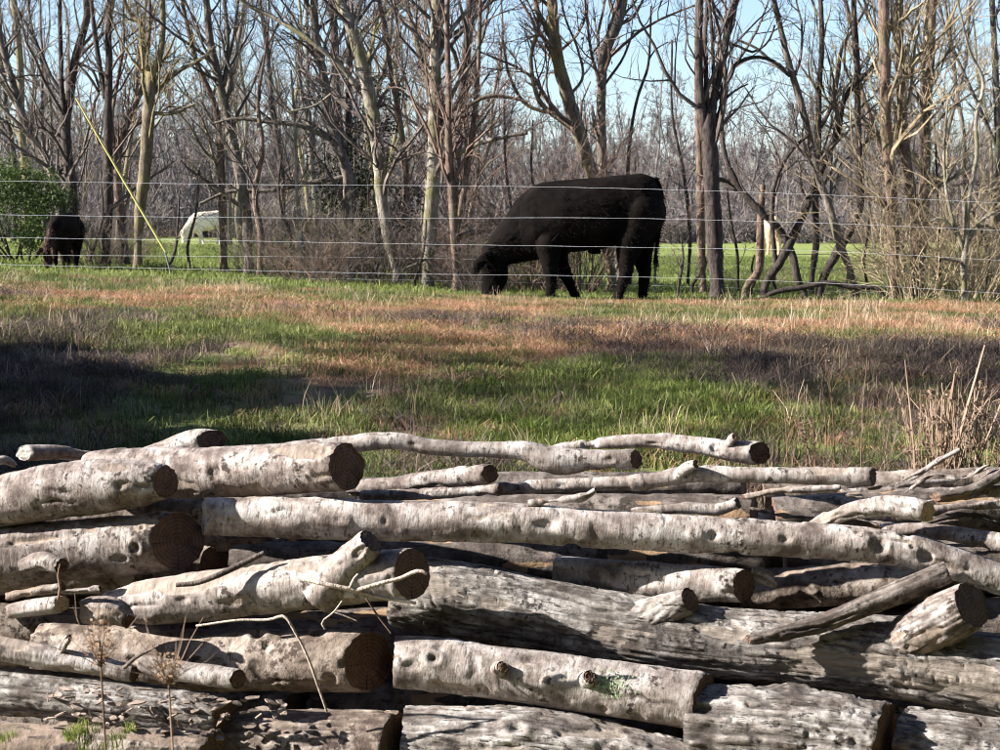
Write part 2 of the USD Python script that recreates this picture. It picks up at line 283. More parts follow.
def instancer(name, protos, mats, pos, yaw, scl, which, label=None, cat=None):
    pi = UsdGeom.PointInstancer.Define(stage, path_for(name))
    rel = pi.CreatePrototypesRel()
    UsdGeom.Scope.Define(stage, str(pi.GetPath()) + '/kinds')
    for k, (p, mt) in enumerate(zip(protos, mats)):
        g = usdkit.mesh(stage, f'{pi.GetPath()}/kinds/tuft_{k:03d}', p, mt, False); rel.AddTarget(g.GetPath())
    pi.CreatePositionsAttr(Vt.Vec3fArray.FromNumpy(np.asarray(pos, np.float32)))
    q = [Gf.Quath(float(math.cos(a/2)), 0, 0, float(math.sin(a/2))) for a in yaw]
    pi.CreateOrientationsAttr(Vt.QuathArray(q))
    pi.CreateScalesAttr(Vt.Vec3fArray.FromNumpy(np.repeat(np.asarray(scl, np.float32)[:, None], 3, 1)))
    pi.CreateProtoIndicesAttr(Vt.IntArray.FromNumpy(np.asarray(which, np.int32)))
    tag(pi, label, cat, None, 'stuff'); return pi

def scatter(n, seed, ylo, yhi, dens=None):
    """even in the picture's wedge, out to a step beyond it"""
    rg = np.random.default_rng(seed)
    y = np.sqrt(rg.uniform(ylo**2, yhi**2, n)); x = rg.uniform(-1, 1, n) * (0.30 * y + 0.6)
    if dens is not None:
        k = rg.uniform(0, 1, n) < dens(x, y); x, y = x[k], y[k]
    return x, y, rg
def pyof(x, y):   # picture row where the ground at x, y would stand
    d = np.stack([x, y, H(x, y)], -1) - EYE; return 375 - F * (d @ UP) / (d @ FWD) + 44 * (fbm(np.stack([x * 1.2, y * 0.9, 0 * x + 50], -1), 3, 13) - 0.5) * 2
def pxof(x, y):
    x = x + 0.9 * (fbm(np.stack([x * 1.1, y * 0.8, 0 * x + 70], -1), 3, 17) - 0.5) * 2
    d = np.stack([x, y, H(x, y)], -1) - EYE; return 500 + F * d[..., 0] / (d @ FWD)
def nz(x, y, s, seed): return fbm(np.stack([x*s, y*s*0.6, 0*x + seed], -1), 4, seed)
def bump2(v, a, b, w): return sstep(a - w, a + w, v) * (1 - sstep(b - w, b + w, v))

def d_green(x, y):
    px, py = pxof(x, y), pyof(x, y); n = nz(x, y, 0.9, 3)
    top = 0.75 * (1 - sstep(300, 318, py)) + 0.45
    mid = bump2(px, 420, 760, 40) * bump2(py, 345, 460, 18) * 0.55 + bump2(px, 90, 470, 60) * bump2(py, 322, 362, 10) * 0.7
    return np.clip((top * 0.6 + mid + (n - 0.5) * 2.2), 0.05, 1) * (1 - 0.55 * bump2(py, 365, 460, 14) * (1 - bump2(px, 420, 760, 40)) * 0.7)
def d_tan(x, y):
    px, py = pxof(x, y), pyof(x, y); n = nz(x, y, 0.8, 11)
    band = bump2(py, 298, 350, 12) * (0.55 + 0.45 * sstep(250, 420, px))
    return np.clip(band * 0.72 + (n - 0.54) * 2.6 * (py < 375) + 0.06, 0.02, 1)
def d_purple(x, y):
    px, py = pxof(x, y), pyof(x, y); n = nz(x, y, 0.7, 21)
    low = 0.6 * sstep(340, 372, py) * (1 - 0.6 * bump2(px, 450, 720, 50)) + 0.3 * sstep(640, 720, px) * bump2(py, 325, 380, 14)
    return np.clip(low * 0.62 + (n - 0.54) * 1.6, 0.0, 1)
def d_lush(x, y):
    px, py = pxof(x, y), pyof(x, y); n = nz(x, y, 1.3, 31)
    z = bump2(px, 430, 745, 35) * bump2(py, 352, 440, 14) + 0.7 * bump2(px, 180, 460, 60) * bump2(py, 332, 368, 10)
    return np.clip(z * sstep(0.46, 0.60, n) * 1.0 + 0.05, 0, 1)
def d_straw(x, y):
    px, py = pxof(x, y), pyof(x, y); n = nz(x, y, 0.6, 41)
    edge = (y > 15.2) * (y < 18.7) * 1.0
    return np.clip(0.7 * edge * sstep(0.48, 0.62, n) + 0.06 + 0.25 * sstep(640, 700, px) * bump2(py, 320, 460, 20), 0, 1)

def grass(name, label, cat, protos, mt, n, seed, ylo, yhi, dens, smin=0.7, smax=1.3, zoff=0.0):
    x, y, rg = scatter(n, seed, ylo, yhi, dens)
    instancer(name, protos, [mt] * len(protos), np.stack([x, y, H(x, y) + zoff], -1), rg.uniform(0, 6.28, len(x)), rg.uniform(smin, smax, len(x)) * (0.55 + 0.9 * fbm(np.stack([x * 2.6, y * 2.6, 0 * x], -1), 2, 77)), rg.integers(0, len(protos), len(x)), label, cat)
grass('green_grass', 'short green grass covering the bank and its crest', 'grass', [blades(40, 0.11, 0.02, 0.065, 0.0024, 0.5, k) for k in range(5)], G_GREEN, 34000, 1, 6.6, 20.5, d_green)
grass('lush_grass', 'bright green taller grass tufts in the sunlit middle of the bank', 'grass', [blades(44, 0.10, 0.03, 0.085, 0.0026, 0.6, 50 + k) for k in range(4)], G_LUSH, 9000, 2, 6.8, 14.5, d_lush)
grass('dry_grass', 'matted orange tan dry grass in patches below the fence', 'grass', [blades(44, 0.13, 0.02, 0.07, 0.0024, 1.1, 100 + k, 0.7) for k in range(5)], G_TAN, 22000, 3, 6.6, 20.0, d_tan)
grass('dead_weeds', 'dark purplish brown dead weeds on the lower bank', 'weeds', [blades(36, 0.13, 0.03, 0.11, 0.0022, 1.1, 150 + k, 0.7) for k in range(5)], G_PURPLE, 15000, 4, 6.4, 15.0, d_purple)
grass('straw_grass', 'pale straw coloured grass stalks along the fence and bank', 'grass', [blades(12, 0.10, 0.06, 0.17, 0.0015, 0.35, 200 + k, 0.4) for k in range(5)], G_STRAW, 6000, 5, 6.8, 19.5, d_straw)
grass('field_grass', 'bright green pasture grass beyond the fence', 'grass', [blades(40, 0.22, 0.02, 0.07, 0.005, 0.5, 250 + k) for k in range(4)], G_FIELD, 16000, 6, 19.5, 50, None, 0.8, 1.5)
_r = np.random.default_rng(8); _p = np.array([at(px, py, 4.80) for px, py in zip(np.concatenate([_r.uniform(58, 130, 20), _r.uniform(0, 12, 3)]), np.concatenate([_r.uniform(728, 752, 20), _r.uniform(735, 745, 3)]))])
instancer('foot_grass', [blades(20, 0.03, 0.025, 0.075, 0.0017, 0.5, 300)], [G_LUSH], _p, _r.uniform(0, 6, 23), _r.uniform(.4, .9, 23), np.zeros(23, int), 'small bright green grass tufts among the low logs, lower left', 'grass')

# ------------------------------------------------------------------ trees
def grow(P, D, L, R, K, wob, up, rg):
    """N shoots as polylines: (N,K,3), (N,K)"""
    N = len(P); pts = [P]; d = norm(D); st = (L / (K - 1))[:, None]
    for k in range(K - 1):
        d = norm(d + rg.normal(0, wob, (N, 3)) + np.array([0, 0, up])); pts.append(pts[-1] + d * st)
    t = np.linspace(0, 1, K)
    return np.stack(pts, 1), R[:, None] * (1 - 0.72 * t)[None]
def spawn(P, Rr, m, ang, rg, t0=0.15, t1=1.0):
    """m children on each polyline: start, direction, parent radius, parameter"""
    N, K = Rr.shape; idx = np.repeat(np.arange(N), m); t = rg.uniform(t0, t1, len(idx)) * (K - 1) * 0.999
    i = t.astype(int); f = (t - i)[:, None]
    p = P[idx, i] * (1 - f) + P[idx, i + 1] * f; tan = norm(P[idx, i + 1] - P[idx, i]); r = Rr[idx, i] * (1 - f[:, 0]) + Rr[idx, i + 1] * f[:, 0]
    q = norm(np.cross(tan, rg.normal(0, 1, (len(idx), 3)))); a = rg.normal(ang, 0.18, len(idx))[:, None]
    return p, norm(tan * np.cos(a) + q * np.sin(a)), r, t / (K - 1), idx
def crown(limbs, rg, dens=4.0, blen=1.0, m2=6, m3=4, tw=0.0025, start=0.8, fine=True):
    """branches and twigs along the limbs (arrays of x, y, z, r)"""
    ms, tips = [], []
    Ps, Ds, Ls, Rs = [], [], [], []
    for c in limbs:
        s = np.linalg.norm(np.diff(c[:, :3], axis=0), axis=1).sum(); n = max(1, int(s * dens * rg.uniform(0.8, 1.2)))
        cc = resample(c, n=24)
        p, d, r, t, _ = spawn(cc[None, :, :3], cc[None, :, 3], n, 0.85, rg, 0.05)
        keep = p[:, 2] > start + 0.95
        p, d, r = p[keep], d[keep], r[keep]
        Ps.append(p); Ds.append(d + np.array([0, 0, 0.35])); Rs.append(np.clip(r * rg.uniform(0.2, 0.5, len(r)), 0.004, 0.03)); Ls.append(blen * rg.uniform(0.35, 1.5, len(r)) * np.clip(r / 0.04, 0.5, 1.3))
    P, D, L, R = (np.concatenate(x) for x in (Ps, Ds, Ls, Rs))
    if not len(P): return None, None
    A, Ra = grow(P, D, L, R, 7, 0.20, 0.06, rg); ms.append(tubes(A, Ra, 4))
    p, d, r, t, ix = spawn(A, Ra, m2, 0.75, rg, 0.2); l2 = L[ix] * rg.uniform(0.25, 0.6, len(p)) * (1.15 - 0.6 * t)
    Bp, Rb = grow(p, d, l2, np.maximum(r * 0.6, tw * 1.15), 5, 0.22, 0.08, rg); ms.append(tubes(Bp, Rb, 3))
    if fine:
        p, d, r, t, ix = spawn(Bp, Rb, m3, 0.7, rg, 0.25); l3 = l2[ix] * rg.uniform(0.3, 0.7, len(p))
        Cp, Rc = grow(p, d, l3, np.maximum(r * 0.75, tw * 0.85), 4, 0.2, 0.08, rg); ms.append(tubes(Cp, Rc, 3)); tips = Cp[:, -1]
    else: tips = Bp[:, -1]
    return joinm(ms), tips
def leafcards(pts, size, rg, n=1, jit=0.03):
    p = np.repeat(pts, n, 0) + rg.normal(0, jit, (len(pts) * n, 3)); N = len(p)
    a = norm(rg.normal(0, 1, (N, 3))); b = norm(np.cross(a, rg.normal(0, 1, (N, 3)))); s = (size * rg.uniform(0.6, 1.4, N))[:, None]
    V = np.stack([p - a*s, p + b*s*0.45, p + a*s, p - b*s*0.45], 1).reshape(-1, 3)
    o = (np.arange(N) * 4)[:, None]
    return V, np.vstack([o + [0, 1, 2], o + [0, 2, 3]])

TREES = 0
def tree(label, Y, limbs, mt, twig, seed, cat='tree', ext=5.0, dens=4.8, blen=1.05, m2=6, m3=5, leaves=None, start=0.8, group=None, name='bare_tree'):
    """limbs: pixel polylines (x, y, radius), the first is the trunk from the ground up; a True at the end lets the limb grow on above the frame"""
    rg = np.random.default_rng(seed); W = []; ext_l = []
    for k, lb in enumerate(limbs):
        grows = lb[-1] is True; pts = [p for p in lb if p is not True]
        dy = np.cumsum(rg.normal(0, 0.05, len(pts))); dy -= dy[0]
        if k:   # a limb leaves the trunk at the trunk's own depth
            dy += TD[np.argmin(np.hypot(PX[0] - pts[0][0], PX[1] - pts[0][1]))]
        c = np.array([[*at(x, y, Y + d), rad(r, Y)] for (x, y, r), d in zip(pts, dy)])
        if k == 0:
            gz = float(H(c[0, 0], c[0, 1])); c[0, 2] = gz - 0.06
            c = np.insert(c, 1, c[0] * [1, 1, 1, 0.82] + [0, 0, 0.16, 0], axis=0); c[0, 3] *= 1.25
            base = c[0].copy(); fine = resample(np.array([[p[0], p[1], 0, d] for p, d in zip(pts, dy)]), n=60); PX = (fine[:, 0], fine[:, 1]); TD = fine[:, 3]
        else:   # start on the nearest point of the trunk's depth
            c[:, 1] += 0
        if grows and ext:
            d = norm(norm(c[-1, :3] - c[-2, :3]) + np.array([0, 0, 0.8])); e = []
            r0 = c[-1, 3]; q = c[-1, :3]; n = 6; e_len = ext * rg.uniform(0.8, 1.2) * np.clip(r0 / 0.05, 0.5, 1.2)
            for j in range(n):
                d = norm(d + rg.normal(0, 0.12, 3) + [0, 0, 0.08]); q = q + d * e_len / n; e.append([*q, r0 * (1 - 0.85 * (j + 1) / n)])
            c2 = np.vstack([c[-1], e]); ext_l.append(c2); c = np.vstack([c, e])
        W.append(c)
    t = thing(name, label, cat, trans([base[0], base[1], base[2] + 0.06]), group)
    org = np.array([base[0], base[1], base[2] + 0.06])
    for k, c in enumerate(W):
        cc = c.copy(); cc[:, :3] -= org
        obj('trunk' if k == 0 else 'limb', tube1(cc, 10 if k == 0 else 7, True, 0.08, 0.24, seed + k), mt, t)
    lo = [c if len(c) < 9 else c for c in W]
    cr, tips = crown(lo, rg, dens, blen, m2, m3, start=start)
    if cr is not None:
        obj('crown', (cr[0] - org, cr[1]), twig, t, False)
        if leaves:
            lm, size, frac, n = leaves; sel = tips[rg.uniform(0, 1, len(tips)) < frac]
            obj('leaf_remnants' if lm is L_DEAD else 'buds', tuple([leafcards(sel - org, size, rg, n)[0], leafcards(sel - org, size, np.random.default_rng(1), n)[1]]), lm, t, False)
    return t

tree('leaning grey tree rising out of the green bush at the left edge', 25.5, [[(62, 268, 6), (58, 198, 5.5), (46, 160, 5), (36, 144, 4.5), (20, 108, 4), (12, 80, 3.6), (4, 54, 3.3), (-3, 22, 3), True], [(36, 144, 2.5), (18, 124, 2.2), (0, 106, 1.8), (-14, 88, 1.4)], [(56, 190, 2.5), (44, 150, 2), (42, 100, 1.7), (41, 58, 1.4), (30, 20, 1.1), True]], B_GREY, B_TWIG, 11)
tree('dark straight trunk just right of the green bush with a bend near its top', 25.0, [[(73, 270, 6), (73, 200, 5.5), (67, 150, 5.2), (66, 120, 5), (70, 96, 4.5), (75, 60, 4.2), (82, 36, 3.8), (87, 14, 3.4), (86, -4, 3.2), True], [(66, 116, 3), (62, 90, 2.6), (61, 55, 2.4), (60, 20, 2.2), (60, -4, 2), True], [(75, 62, 1.8), (92, 70, 1.5), (100, 90, 1.2)], [(64, 95, 2), (52, 78, 1.8), (42, 55, 1.6), (28, 28, 1.4), (14, 2, 1.2), True]], B_DARK, B_TWIG, 12)
tree('forked dark grey tree directly behind the yellow guy guard', 24.5, [[(106, 273, 6), (107, 220, 5.8), (108, 150, 4.8), (108, 110, 4.2), (109, 60, 3.6), (108, 30, 3), (113, -4, 2.6), True], [(105, 98, 2.8), (98, 55, 2.4), (93, 18, 2.1), (91, -4, 2), True], [(99, 92, 1.6), (84, 70, 1.2), (76, 62, 1)]], B_DARK, B_TWIG, 13)
tree('yellow mossy tree with a forked top, just right of the yellow guard', 24.0, [[(138, 276, 6), (140, 210, 5.6), (146, 160, 6), (148, 120, 6.2), (151, 72, 5.2)], [(150, 80, 3.5), (142, 45, 2.8), (143, 30, 2.5), (128, 10, 2.2), (123, -4, 2), True], [(151, 78, 3.8), (160, 55, 3.3), (163, 30, 3), (162, -4, 2.6), True], [(149, 96, 3), (165, 82, 2.7), (180, 70, 2.3), (200, 60, 1.8), (216, 46, 1.4)], [(148, 112, 2), (170, 114, 1.7), (195, 104, 1.3)]], B_MOSS, B_TWIGOLIVE, 14, leaves=(L_OLIVE, 0.012, 0.5, 1))
tree('twisted brown trunk leaning right between the forked tree and the mossy tree', 24.8, [[(126, 276, 5.5), (121, 215, 5), (117, 165, 4.2), (120, 145, 3.6), (129, 118, 3), (140, 94, 2.6), (147, 60, 2), True], [(118, 170, 2.4), (112, 120, 2), (118, 80, 1.6), (124, 40, 1.3), True]], B_BROWN, B_TWIGRED, 15)
tree('tall tree leaning left behind the white cow, thick dark base', 24.0, [[(249, 279, 6.5), (246, 220, 6), (241, 180, 5.2), (235, 150, 5), (226, 112, 4.6), (218, 76, 4.2), (210, 40, 3.8), (206, -4, 3.3), True], [(224, 86, 2.4), (228, 60, 2.1), (227, 25, 1.9), (224, -4, 1.7), True], [(212, 50, 2), (196, 30, 1.6), (180, 12, 1.3), True], [(238, 165, 1.6), (222, 140, 1.5), (200, 100, 1.3)]], B_GREY, B_TWIG, 16)
tree('slim grey trunk standing just right of the white cow', 24.6, [[(224, 279, 5), (223, 220, 4.5), (221, 160, 3.6), (216, 110, 3), (196, 60, 2.4), (186, 20, 2), True]], B_BROWN, B_TWIGOLIVE, 17, leaves=(L_OLIVE, 0.012, 0.4, 1))
tree('thin crooked tree right of the leaning tree with the dark base', 23.6, [[(260, 281, 4), (261, 240, 3.6), (255, 195, 3), (262, 150, 2.4), (258, 100, 1.8), (264, 60, 1.2), True]], B_BROWN, B_TWIG, 18)
tree('thin upright sapling with an elbow branch left of the cedar', 23.0, [[(306, 284, 2.6), (303, 250, 2.2), (297, 190, 2), (296, 150, 1.7), (294, 110, 1.4), (291, 70, 1.1)], [(305, 258, 1.4), (317, 240, 1.2), (320, 210, 1), (314, 196, 0.8)]], B_BIRCH, B_TWIG, 19, name='sapling')
tree('dark straight trunk with two boughs sweeping far left, left of the white-streaked tree', 24.0, [[(349, 289, 6.5), (348, 220, 6), (347, 172, 5.6), (340, 150, 5), (331, 120, 4.6), (324, 76, 4.2), (316, 36, 4), (314, -4, 3.8), True], [(346, 146, 3), (328, 138, 2.8), (306, 127, 2.6), (270, 122, 2.2), (232, 119, 1.7), (212, 124, 1.2)], [(347, 177, 3), (312, 182, 2.6), (276, 190, 2.2), (224, 193, 1.8), (200, 204, 1.4)], [(325, 84, 1.6), (318, 64, 1.3), (310, 58, 1)], [(314, 20, 2.6), (308, 6, 2.2), (304, -4, 2), True]], B_GREY, B_TWIG, 20)
tree('dark upright trunk close behind the white-streaked leaning tree', 25.5, [[(351, 288, 4.5), (350, 200, 4), (349, 150, 3.7), (349, 60, 3.2), (350, -4, 2.8), True]], B_DARK, B_TWIG, 21)
tree('leaning tree with a white-streaked trunk and a long diagonal bough to upper left', 22.8, [[(398, 290, 6.5), (389, 240, 6), (381, 190, 6), (378, 150, 6.4), (370, 100, 6.6), (358, 50, 6), (348, 20, 5.4), (338, -4, 5), True], [(357, 86, 3), (340, 65, 2.8), (312, 42, 2.6), (275, 18, 2.3), (240, -2, 2), True], [(354, 30, 3), (357, 15, 2.7), (363, -4, 2.4), True], [(352, 24, 2.6), (351, -4, 2.2), True], [(366, 70, 1.6), (376, 50, 1.3), (388, 28, 1)], [(331, 94, 1.4), (318, 104, 1.2), (290, 112, 1)]], B_BIRCH, B_TWIG, 22)
tree('slim brown tree left of the pale birch-like trunk', 24.2, [[(410, 290, 3.6), (408, 230, 3.2), (405, 160, 2.8), (400, 122, 2.6), (392, 80, 2.4), (384, 20, 2.1), (378, -4, 1.9), True]], B_BROWN, B_TWIGRED, 23)
tree('pale birch-like trunk with a white bough reaching toward the black cow', 22.4, [[(428, 291, 8), (429, 240, 7.5), (432, 200, 7), (434, 150, 6.6), (435, 80, 6), (437, -4, 5.4), True], [(437, 170, 3.8), (448, 160, 3.6), (462, 151, 3.2), (478, 144, 2.8), (500, 138, 2.2), (528, 133, 1.6)], [(438, 58, 2.8), (444, 42, 2.6), (456, 24, 2.3), (478, -2, 2), True], [(430, 256, 1.8), (420, 262, 1.6), (402, 270, 1.2)]], B_BIRCH, B_TWIG, 24)
tree('brown trunk with an arching branch and a stub, just left of the black cow’s head', 21.9, [[(456, 294, 4.8), (455, 240, 4.8), (452, 190, 4.6), (449, 150, 4), (449, 90, 3.2), (447, 30, 2.6), (448, -4, 2.3), True], [(456, 232, 3.6), (466, 178, 3.2), (474, 120, 2.9), (478, 70, 2.5), (480, 20, 2), True], [(458, 238, 3), (470, 233, 2.8), (484, 231, 2.4)], [(446, 134, 2.2), (466, 108, 2.1), (486, 97, 2), (512, 98, 1.7), (528, 102, 1.4)]], B_BROWN, B_TWIGRED, 25, leaves=(L_DEAD, 0.022, 0.035, 1))
tree('stout tree whose trunk rises behind the black cow’s back, with dead red leaves', 23.2, [[(612, 302, 6.5), (606, 240, 7), (590, 170, 7), (577, 126, 6.8), (566, 90, 6.6), (558, 60, 6.2), (554, 30, 5.6), (552, -4, 5), True], [(560, 75, 3.2), (548, 30, 3), (537, 10, 2.6), (534, -4, 2.4), True], [(580, 134, 3), (560, 120, 2.6), (540, 102, 2.4), (534, 85, 2.2), (531, 60, 2), (538, 25, 1.7), (537, -4, 1.5), True], [(560, 115, 2), (526, 104, 1.8), (511, 80, 1.6), (503, 40, 1.2)], [(570, 95, 1.8), (582, 80, 1.5), (578, 50, 1.2), (566, 20, 1), True]], B_MOSS, B_TWIGRED, 26, leaves=(L_DEAD, 0.024, 0.09, 1), dens=4.5)
tree('curved tree right of the one with dead leaves, above the cow’s rump', 23.8, [[(622, 300, 6), (612, 240, 5.6), (604, 180, 5.2), (602, 150, 5), (602, 80, 4.8), (604, 50, 5.2), (615, 28, 6), (620, 10, 6), (622, -4, 5.6), True], [(617, 26, 2), (632, 18, 1.7), (642, 2, 1.4), True], [(605, 84, 1.6), (622, 60, 1.3), (634, 30, 1)]], B_GREY, B_TWIGRED, 27, leaves=(L_DEAD, 0.02, 0.03, 1))
tree('thin wavy sapling between the cow’s rump and the burnt-looking trunk', 24.5, [[(630, 298, 2.2), (628, 200, 1.9), (629, 150, 1.7), (638, 96, 1.5), (648, 66, 1.3), (650, 40, 1.1), (651, 6, 0.9)], [(648, 62, 0.9), (655, 50, 0.8), (668, 42, 0.6)]], B_DARK, B_TWIG, 28, name='sapling', dens=3)
tree('thin bent sapling just left of the burnt-looking trunk', 25, [[(688, 300, 2.2), (690, 240, 1.9), (683, 170, 1.6), (673, 120, 1.3), (672, 40, 0.9)]], B_DARK, B_TWIG, 29, name='sapling', dens=3)
tree('thick dark burnt-looking trunk that forks into four limbs right of the cow', 20.8, [[(717, 307, 9), (715, 250, 8.4), (712, 190, 8), (710, 150, 7.8), (709, 118, 7.2), (714, 94, 5), (722, 62, 4.2), (728, 28, 3.8), (733, 8, 3.5), (738, -4, 3.3), True], [(706, 140, 5.5), (702, 112, 4.8), (700, 90, 4.2), (699, 55, 3.8), (700, -4, 3.4), True], [(709, 122, 3.4), (707, 100, 2.8), (706, 70, 2.4), (705, 40, 2.2), (707, -4, 2), True], [(710, 118, 2.6), (713, 96, 2.2), (713, 60, 1.9), (711, 20, 1.7), (708, -4, 1.5), True], [(711, 138, 4), (717, 122, 3.4), (722, 106, 2.8), (724, 84, 2.6), (731, 76, 2.4), (734, 66, 2.2), (744, 60, 2), (758, 57, 1.9), (775, 62, 1.7), (790, 76, 1.4)], [(726, 42, 1.6), (738, 46, 1.4), (752, 52, 1.3), (768, 42, 1.1), (775, 25, .9)], [(726, 98, 1.4), (736, 90, 1.1), (748, 84, 0.8)]], B_DARK, B_TWIG, 30, dens=3.2)
tree('slim reddish trunk pressed against the left side of the burnt-looking trunk', 21.8, [[(703, 305, 4.6), (701, 240, 4.2), (700, 160, 3.8), (698, 110, 3.2), (697, 70, 2.8), (698, -4, 2.4), True]], B_BROWN, B_TWIG, 31, dens=2.5)
tree('broken brown snag leaning beside the tan cow', 21.5, [[(746, 302, 4.6), (758, 272, 4.2), (760, 240, 4), (761, 210, 3.6), (763, 185, 2.6)]], B_BROWN, B_TWIG, 32, ext=0, dens=1.2, blen=0.5, name='snag')
tree('dark thin trunk curving up-left over the tan cow', 21.4, [[(804, 303, 3.8), (800, 285, 3.8), (792, 254, 3.7), (780, 230, 3.6), (760, 211, 3.6), (744, 194, 3.4), (734, 178, 3.2), (726, 160, 2.6), (722, 120, 2), (726, 80, 1.6), (722, 40, 1.2)], [(742, 190, 2.8), (728, 181, 2.6), (714, 178, 2.2)]], B_DARK, B_TWIG, 33, dens=2.6)
tree('dark trunk slanting up-right right of the tan cow, crossing a second slanting trunk', 21.2, [[(764, 302, 5), (780, 262, 4.7), (797, 228, 4.4), (813, 190, 4), (825, 160, 3.6), (838, 130, 3.2), (844, 100, 3), (857, 82, 2.6), (872, 68, 2.2), (882, 48, 1.9), True], [(776, 270, 2.6), (772, 210, 2.5), (774, 186, 2.4), (782, 165, 2.1), (792, 150, 1.8), (812, 132, 1.4)]], B_DARK, B_TWIG, 34)
tree('pale grey leaning trunk that slants up-left across the slanting dark trunks', 21.0, [[(855, 303, 5), (840, 244, 4.2), (828, 204, 4), (818, 176, 3.8), (808, 130, 3.6), (800, 100, 3.5), (788, 60, 3.2), (780, 26, 3), (773, -4, 2.7), True], [(790, 76, 1.8), (772, 62, 1.6), (756, 48, 1.4), (738, 40, 1.2)]], B_GREY, B_TWIG, 35, dens=3)
tree('upright dark trunk rising behind the crossing slanted trunks', 22.4, [[(811, 303, 3.8), (816, 242, 3.6), (815, 200, 3.4), (818, 150, 3.2), (819, 90, 2.9), (822, 40, 2.6), (820, -4, 2.3), True], [(820, 128, 2.4), (830, 110, 2.2), (838, 75, 2), (842, 48, 1.8), (858, 22, 1.5), (870, 0, 1.3), True]], B_DARK, B_TWIGOLIVE, 36)
tree('kinked dark trunk, leaning then upright, left of the twin brown trunks', 21.6, [[(820, 303, 5), (836, 254, 4.7), (850, 230, 4.4), (859, 210, 4), (860, 174, 3.6), (858, 130, 3.4), (857, 60, 3.1), (854, -4, 2.7), True]], B_DARK, B_TWIGOLIVE, 37)
tree('straight brown trunk, left of the twin brown trunks at right', 20.6, [[(894, 305, 6.4), (893, 230, 6.2), (890, 170, 6), (886, 130, 5.8), (885, 80, 5.6), (884, -4, 5.2), True], [(890, 208, 1.8), (872, 200, 1.6), (848, 188, 1.3)]], B_BROWN, B_TWIGPALE, 38)
tree('straight brown trunk, right of the twin brown trunks at right', 21.2, [[(914, 305, 5.6), (916, 232, 5.4), (910, 185, 5), (904, 140, 4.9), (902, 100, 4.8), (899, 50, 4.6), (899, -4, 4.3), True]], B_BROWN, B_TWIGPALE, 39)
tree('slightly leaning reddish trunk behind the thicket at right', 22.5, [[(920, 305, 5), (924, 230, 4.8), (926, 150, 4.6), (928, 100, 4.4), (931, 50, 4.1), (934, -4, 3.8), True]], B_BROWN, B_TWIGPALE, 40)
tree('pale many-stemmed small tree near the right edge', 20.0, [[(964, 307, 4.2), (964, 262, 3.6), (966, 245, 3), (968, 206, 2.6), (977, 150, 2.2), (976, 120, 2), (983, 80, 1.8), (970, 52, 1.4), (962, 20, 1.1), True], [(964, 250, 2.4), (954, 224, 2.2), (948, 200, 1.8), (944, 150, 1.4), (948, 100, 1)], [(965, 240, 2), (980, 222, 1.7), (1000, 210, 1.4), (1020, 202, 1)], [(964, 262, 1.6), (950, 260, 1.4), (940, 258, 1)], [(966, 246, 1.6), (982, 226, 1.4), (1010, 238, 1)], [(960, 240, 1.5), (938, 218, 1.3), (930, 222, 1)]], B_BIRCH, B_TWIGPALE, 41, dens=6)
tree('brown trunk cut by the right edge of the picture', 23.0, [[(996, 305, 4.5), (998, 220, 4), (998, 140, 3.6), (995, 60, 3.2), (992, -4, 2.8), True], [(998, 150, 2), (976, 100, 1.8), (958, 60, 1.5), (940, 10, 1.2), True]], B_GREY, B_TWIG, 42)
# fallen branch on the ground by the slanted trunks
c = np.array([[*at(x, y, 20.7), rad(r, 20.7)] for x, y, r in [(758, 300, 2.2), (776, 292, 2.6), (800, 288, 2.8), (830, 283, 2.8), (856, 288, 2.6), (876, 288, 2.2), (887, 300, 1.8)]])
tag(obj('fallen_branch', tube1(c, 7, True, 0.08, 0.15, 4), B_DARK), 'dark fallen branch lying across the feet of the slanted trunks', 'branch')

# saplings scattered in the open gap and behind
rs = random.Random(5)
for k, (px, Y, h) in enumerate([(678, 21, 62), (692, 22, 50), (738, 23, 120), (751, 22, 45), (776, 22, 40), (868, 23, 90), (845, 24, 70), (290, 24, 150), (318, 22.5, 60), (190, 24, 130), (168, 23, 110), (90, 24, 120), (375, 23.5, 120), (415, 22, 80), (470, 24, 170), (515, 25, 200), (545, 25, 180), (640, 24, 140), (940, 21, 160), (985, 21, 140)]):
    top = 300 - h; x1 = px + rs.uniform(-12, 12)
    where = ['in the open gap right of the cow', 'beside the burnt-looking trunk', 'behind the burnt-looking trunk', 'left of the broken snag', 'right of the broken snag', 'between kinked and brown trunks', 'behind the kinked trunk', 'left of the elbowed sapling', 'in front of the cedar', 'left of the white cow', 'just right of the yellow guy guard', 'between bush and forked tree', 'inside the cedar foliage', 'at the foot of the pale birch-like trunk', 'above the black cow’s head', 'above the black cow’s withers', 'behind the black cow’s back', 'behind the cow’s rump', 'inside the thicket at right', 'by the right edge'][k]
    tree('thin bare sapling ' + where, Y, [[(px, 302 if px > 600 else 286, 1.7), (px + rs.uniform(-4, 4), 300 - h * 0.35, 1.5), (x1 + rs.uniform(-4, 4), 300 - h * 0.7, 1.2), (x1, top, 0.8)]], B_DARK, B_TWIG, 300 + k, name='sapling', ext=0, dens=4, blen=0.7, start=0.1)

